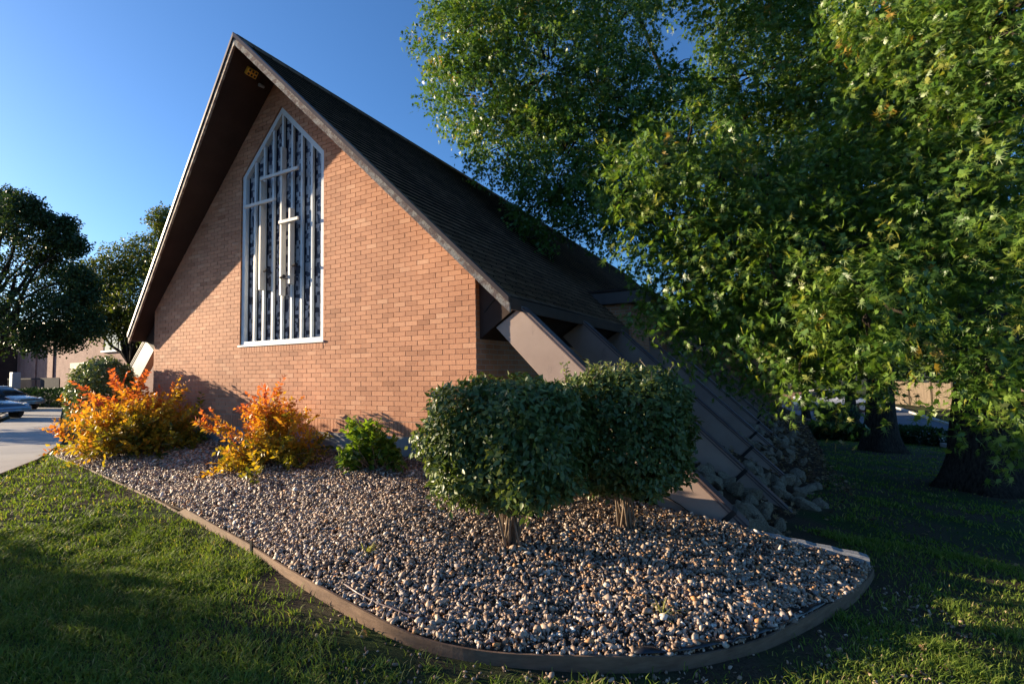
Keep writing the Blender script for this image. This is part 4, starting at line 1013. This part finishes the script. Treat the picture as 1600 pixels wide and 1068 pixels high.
def car(name, label, loc, ang, paint, group=None):
    """front end at local +x"""
    root = empty(name, loc, label, 'car', group)
    L = [(-2.3, .45, .62, .80), (-2.25, .35, .92, .86), (-1.7, .32, 1.0, .90), (-1.2, .30, .98, .91), (0, .30, .97, .92), (.9, .30, .95, .92), (1.4, .32, .88, .91), (2.0, .34, .76, .88), (2.3, .38, .66, .82), (2.38, .45, .56, .72)]
    def loft(secs, nseg=14, p=4.):
        b = MB(); vs = []
        for x, z0, z1, w_ in secs:
            for k_ in range(nseg):
                a = 2*math.pi*(k_+.5)/nseg; c, s_ = math.cos(a), math.sin(a); r = (abs(c)**p+abs(s_)**p)**(-1/p)
                vs.append((x, c*r*w_, (z0+z1)/2+s_*r*(z1-z0)/2))
        n = len(secs); ff = [(i*nseg+k_, i*nseg+(k_+1) % nseg, (i+1)*nseg+(k_+1) % nseg, (i+1)*nseg+k_) for i in range(n-1) for k_ in range(nseg)]
        ff += [tuple(range(nseg))[::-1], tuple((n-1)*nseg+k_ for k_ in range(nseg))]; b.add(vs, ff); return b
    c, s_ = math.cos(ang), math.sin(ang)
    def put(b, nm, mat, par, sm=True):
        b.v = [(loc[0]+x*c-y*s_, loc[1]+x*s_+y*c, loc[2]+z) for x, y, z in b.v]; return b.build(nm, mat, par, sm)
    body = put(loft(L), 'body', paint, root)
    put(loft([(-1.9, .93, .98, .70), (-1.35, .93, 1.36, .66), (-.2, .93, 1.44, .66), (.5, .93, 1.36, .66), (1.25, .88, .95, .72)], 14, 3), 'cabin_glass', 'dark_glass', root)
    put(loft([(-1.4, 1.34, 1.385, .58), (-.2, 1.40, 1.465, .60), (.45, 1.34, 1.385, .58)], 14, 3), 'roof', paint, root)
    for x in (-1.45, 1.45):
        for sy in (-1, 1):
            b = MB(); b.tube([(x, sy*.72, .32), (x, sy*.925, .32)], .32, 20); wh = put(b, 'wheel', 'tyre', root, False)
            b = MB(); b.tube([(x, sy*.90, .32), (x, sy*.935, .32)], .20, 14); put(b, 'rim', 'rim', wh, False)
    for sy in (-1, 1):
        b = MB(); b.tube([(2.12, sy*.66, .66), (2.34, sy*.60, .62)], [.10, .07], 10); put(b, 'headlight', 'lamp_glass', root)
        b = MB(); b.box(-2.33, -2.2, sy*.62-.14, sy*.62+.14, .68, .82); put(b, 'tail_lamp', 'yellow', root, False)
    b = MB(); b.box(2.3, 2.44, -.7, .7, .36, .48); put(b, 'bumper', paint, root)
    return root
p = W3(22, 640, 22.5); a0 = math.atan2(.36, .93); x0, y0 = p[0]-2.4*math.cos(a0), p[1]-2.4*math.sin(a0); car('parked_car', 'silver blue parked car nearest the walk at the left edge', (x0, y0, float(G(x0, y0))+.02), a0, 'car_blue', None)
p = W3(50, 628, 29.); x0, y0 = p[0]-2.4*math.cos(a0), p[1]-2.4*math.sin(a0); car('parked_car', 'grey parked car behind the blue one beside the hedge', (x0, y0, float(G(x0, y0))+.02), a0, 'car_grey', None)
car('parked_car', 'white car parked across the street behind the dark bush', (6.6, 34.5, float(G(6.6, 34.5))+.02), .15, 'car_white', None)
# low brick wall across the street
a_ = MB(); a_.box(-8, 6.2, 38.6, 39.0, -2.4, -1.15); lw = a_.build('brick_wall', 'far_brick', None, uvf=uvwall); tag(lw, 'low pink brick wall across the street beside the church wing', 'wall')
a_ = MB(); a_.box(-8.05, 6.25, 38.52, 39.08, -1.145, -.95); a_.build('coping', 'dark_metal', lw)
# board fence
ff_ = empty('board_fence', (11.4, 43, -2.3), 'pale wooden board fence across the street catching patches of sun', 'fence')
fp = [(11.3, 44.0), (13.6, 37.5), (18.5, 31.0)]
bd = MB(); ps = MB()
for a, b in zip(fp, fp[1:]):
    n = int(math.dist(a, b)/.15); d = (np.array(b)-np.array(a))/n; dn = d/np.linalg.norm(d); nn = np.array([-dn[1], dn[0]])
    for i in range(n):
        p0 = np.array(a)+d*i; p1 = p0+d*.93; g = float(G(*p0)); h = 1.75+rng.uniform(-.015, .015)
        vs = [(*(p0-nn*.01), g), (*(p1-nn*.01), g), (*(p1+nn*.01), g), (*(p0+nn*.01), g), (*(p0-nn*.01), g+h), (*(p1-nn*.01), g+h), (*(p1+nn*.01), g+h), (*(p0+nn*.01), g+h)]
        bd.add(vs, [(0,3,2,1),(4,5,6,7),(0,1,5,4),(1,2,6,5),(2,3,7,6),(3,0,4,7)])
        if i % 16 == 0: q = p0-nn*.07; ps = MB(); ps.box(q[0]-.05, q[0]+.05, q[1]-.05, q[1]+.05, g, g+1.85); ps.build('post', 'fence', ff_)
bd.build('boards', 'fence', ff_)

# ================================================================== GRASS AND LITTER
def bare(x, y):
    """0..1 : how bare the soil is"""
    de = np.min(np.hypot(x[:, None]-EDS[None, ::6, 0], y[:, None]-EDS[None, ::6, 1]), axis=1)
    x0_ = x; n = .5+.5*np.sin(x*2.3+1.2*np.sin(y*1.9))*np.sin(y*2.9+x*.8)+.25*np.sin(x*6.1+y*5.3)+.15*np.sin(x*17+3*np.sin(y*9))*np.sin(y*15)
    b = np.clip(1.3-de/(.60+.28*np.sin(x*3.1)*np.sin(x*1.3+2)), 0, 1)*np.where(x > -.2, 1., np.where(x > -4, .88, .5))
    b = np.maximum(b, np.clip((x-2.4)/1.0, 0, 1)*np.clip((n+.15)*1.1, 0, .88))  # barer at right: real soil patches, increased to darken lawn that lacks shade
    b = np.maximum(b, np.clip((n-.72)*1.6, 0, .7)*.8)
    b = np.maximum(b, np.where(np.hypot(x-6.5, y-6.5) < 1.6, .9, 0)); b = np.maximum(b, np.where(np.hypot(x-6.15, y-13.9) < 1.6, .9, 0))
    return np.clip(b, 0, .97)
def grass(n, x0, x1, y0, y1, L, wd, name, label, fall, dmin, dmax):
    x = rng.uniform(x0, x1, n); y = rng.uniform(y0, y1, n)
    fwd = (x-CX)*FW[0]+(y-CY)*FW[1]; rgt = (x-CX)*RT0[0]+(y-CY)*RT0[1]; dist = np.hypot(x-CX, y-CY)
    keep = (dist > dmin) & (dist < dmax) & (fwd > .9) & (np.abs(rgt) < fwd*1.12+.3) & ~in_bed(x, y, -.02) & (rng.random(n) < np.clip(fall/dist, .12, 1)**1.0)
    keep &= ~((x > -7.6) & (x < 3.6+.05*np.clip(y, 0, 12)+.18*np.sin(y*3.1)+.12*np.sin(y*7.7)) & (y > -.1))
    keep &= ~((y < .2*(x+6.5)*0+1e9) & (x < -6.0) & (y > -9) & (np.interp(x, [-40, -24, -13, -8.1, -6.5, -4.6], [10, 4.3, .55, -1.5, -2.4, -4.6]) > y))
    x, y, dist = x[keep], y[keep], dist[keep]
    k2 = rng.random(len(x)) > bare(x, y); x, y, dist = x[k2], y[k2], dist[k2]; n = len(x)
    clump = .5+.5*np.sin(x*9+2*np.sin(y*7))*np.sin(y*11+x*3)
    l = L*(.55+.55*clump)*rng.uniform(.6, 1.3, n); a = rng.uniform(0, 6.28, n); lean = rng.uniform(.15, .95, n)
    d = np.stack([np.cos(a)*lean, np.sin(a)*lean, np.ones(n)], 1); d /= np.linalg.norm(d, axis=1)[:, None]
    b0 = np.stack([x, y, G(x, y)-.004], 1); s_ = np.stack([-np.sin(a), np.cos(a), np.zeros(n)], 1)*(wd*(1+dist*.10)*rng.uniform(.7, 1.3, n))[:, None]
    m_ = b0+d*(l*.55)[:, None]; tp = b0+d*l[:, None]+np.stack([np.cos(a)*l*.28, np.sin(a)*l*.28, -l*.18], 1)
    V_ = np.stack([b0-s_, b0+s_, m_-s_*.8, m_+s_*.8, tp], 1).reshape(-1, 3); t0 = np.array([(0, 1, 3), (0, 3, 2), (2, 3, 4)])
    T_ = (t0[None]+5*np.arange(n)[:, None, None]).reshape(-1, 3)
    patch = .5+.5*np.sin(x*1.9+y*1.1)*np.sin(y*2.3-x*.7)
    tn_ = np.clip(.38+.28*patch+rng.normal(0, .16, n), 0, .9); tn_ = np.where(rng.random(n) < .06, rng.uniform(.9, 1, n), tn_)
    print(name, n); tag(link(name, fast_mesh(name, V_, T_, np.repeat(tn_, 5)), 'grass'), label, 'grass', kind='stuff')
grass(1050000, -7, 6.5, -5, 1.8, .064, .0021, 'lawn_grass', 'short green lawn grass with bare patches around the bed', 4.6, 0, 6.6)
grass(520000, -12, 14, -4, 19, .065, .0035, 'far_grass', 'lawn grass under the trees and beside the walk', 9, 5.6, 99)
def litter(n, fn, size, name, label):
    x, y, z = fn(n); P = np.stack([x, y, z+.012], 1); D = rng.normal(size=(len(x), 3)); D[:, 2] *= .15
    v_, tr, tn_ = leaf_mesh(P, D, size*rng.uniform(.6, 1.2, len(x)), *STAR, 'l', rng.random(len(x)), spread=.05)
    tag(link(name, fast_mesh(name, v_, tr, tn_), 'litter'), label, 'fallen leaves', kind='stuff')
def fl1(n):
    x = rng.uniform(-2, 9, n); y = rng.uniform(-4.5, 12, n); k_ = ~in_bed(x, y, -.02) & ~((x > -7.6) & (x < 4.2) & (y > -.1)); x, y = x[k_], y[k_]; return x, y, G(x, y)+.01
litter(420, fl1, .075, 'fallen_leaves', 'dry brown leaves scattered on the lawn')
def fl2(n):
    x = rng.uniform(1.2, 4.3, n); y = .2+19*rng.random(n)**1.25
    k_ = (x < 3.35+.22*y) & ((y > 4.6) | (x < 2.2) | (rng.random(n) < .25)); x, y = x[k_], y[k_]; return x, y, ZS(x, y)+rng.uniform(0, .09, len(x))*np.clip(y/5, .2, 1)
litter(9000, fl2, .10, 'bank_leaves', 'brown leaf litter heaped between the buttress feet')
def fl3(n):
    x = rng.normal(-1.6, 2.6, n); y = -np.abs(rng.normal(0, .38, n))-.03; k_ = in_bed(x, y, .02) & (x < 2.7); x, y = x[k_], y[k_]; return x, y, ZB(x, y)+.02
litter(5200, fl3, .032, 'bed_leaves', 'small reddish brown leaves drifted against the foundation')
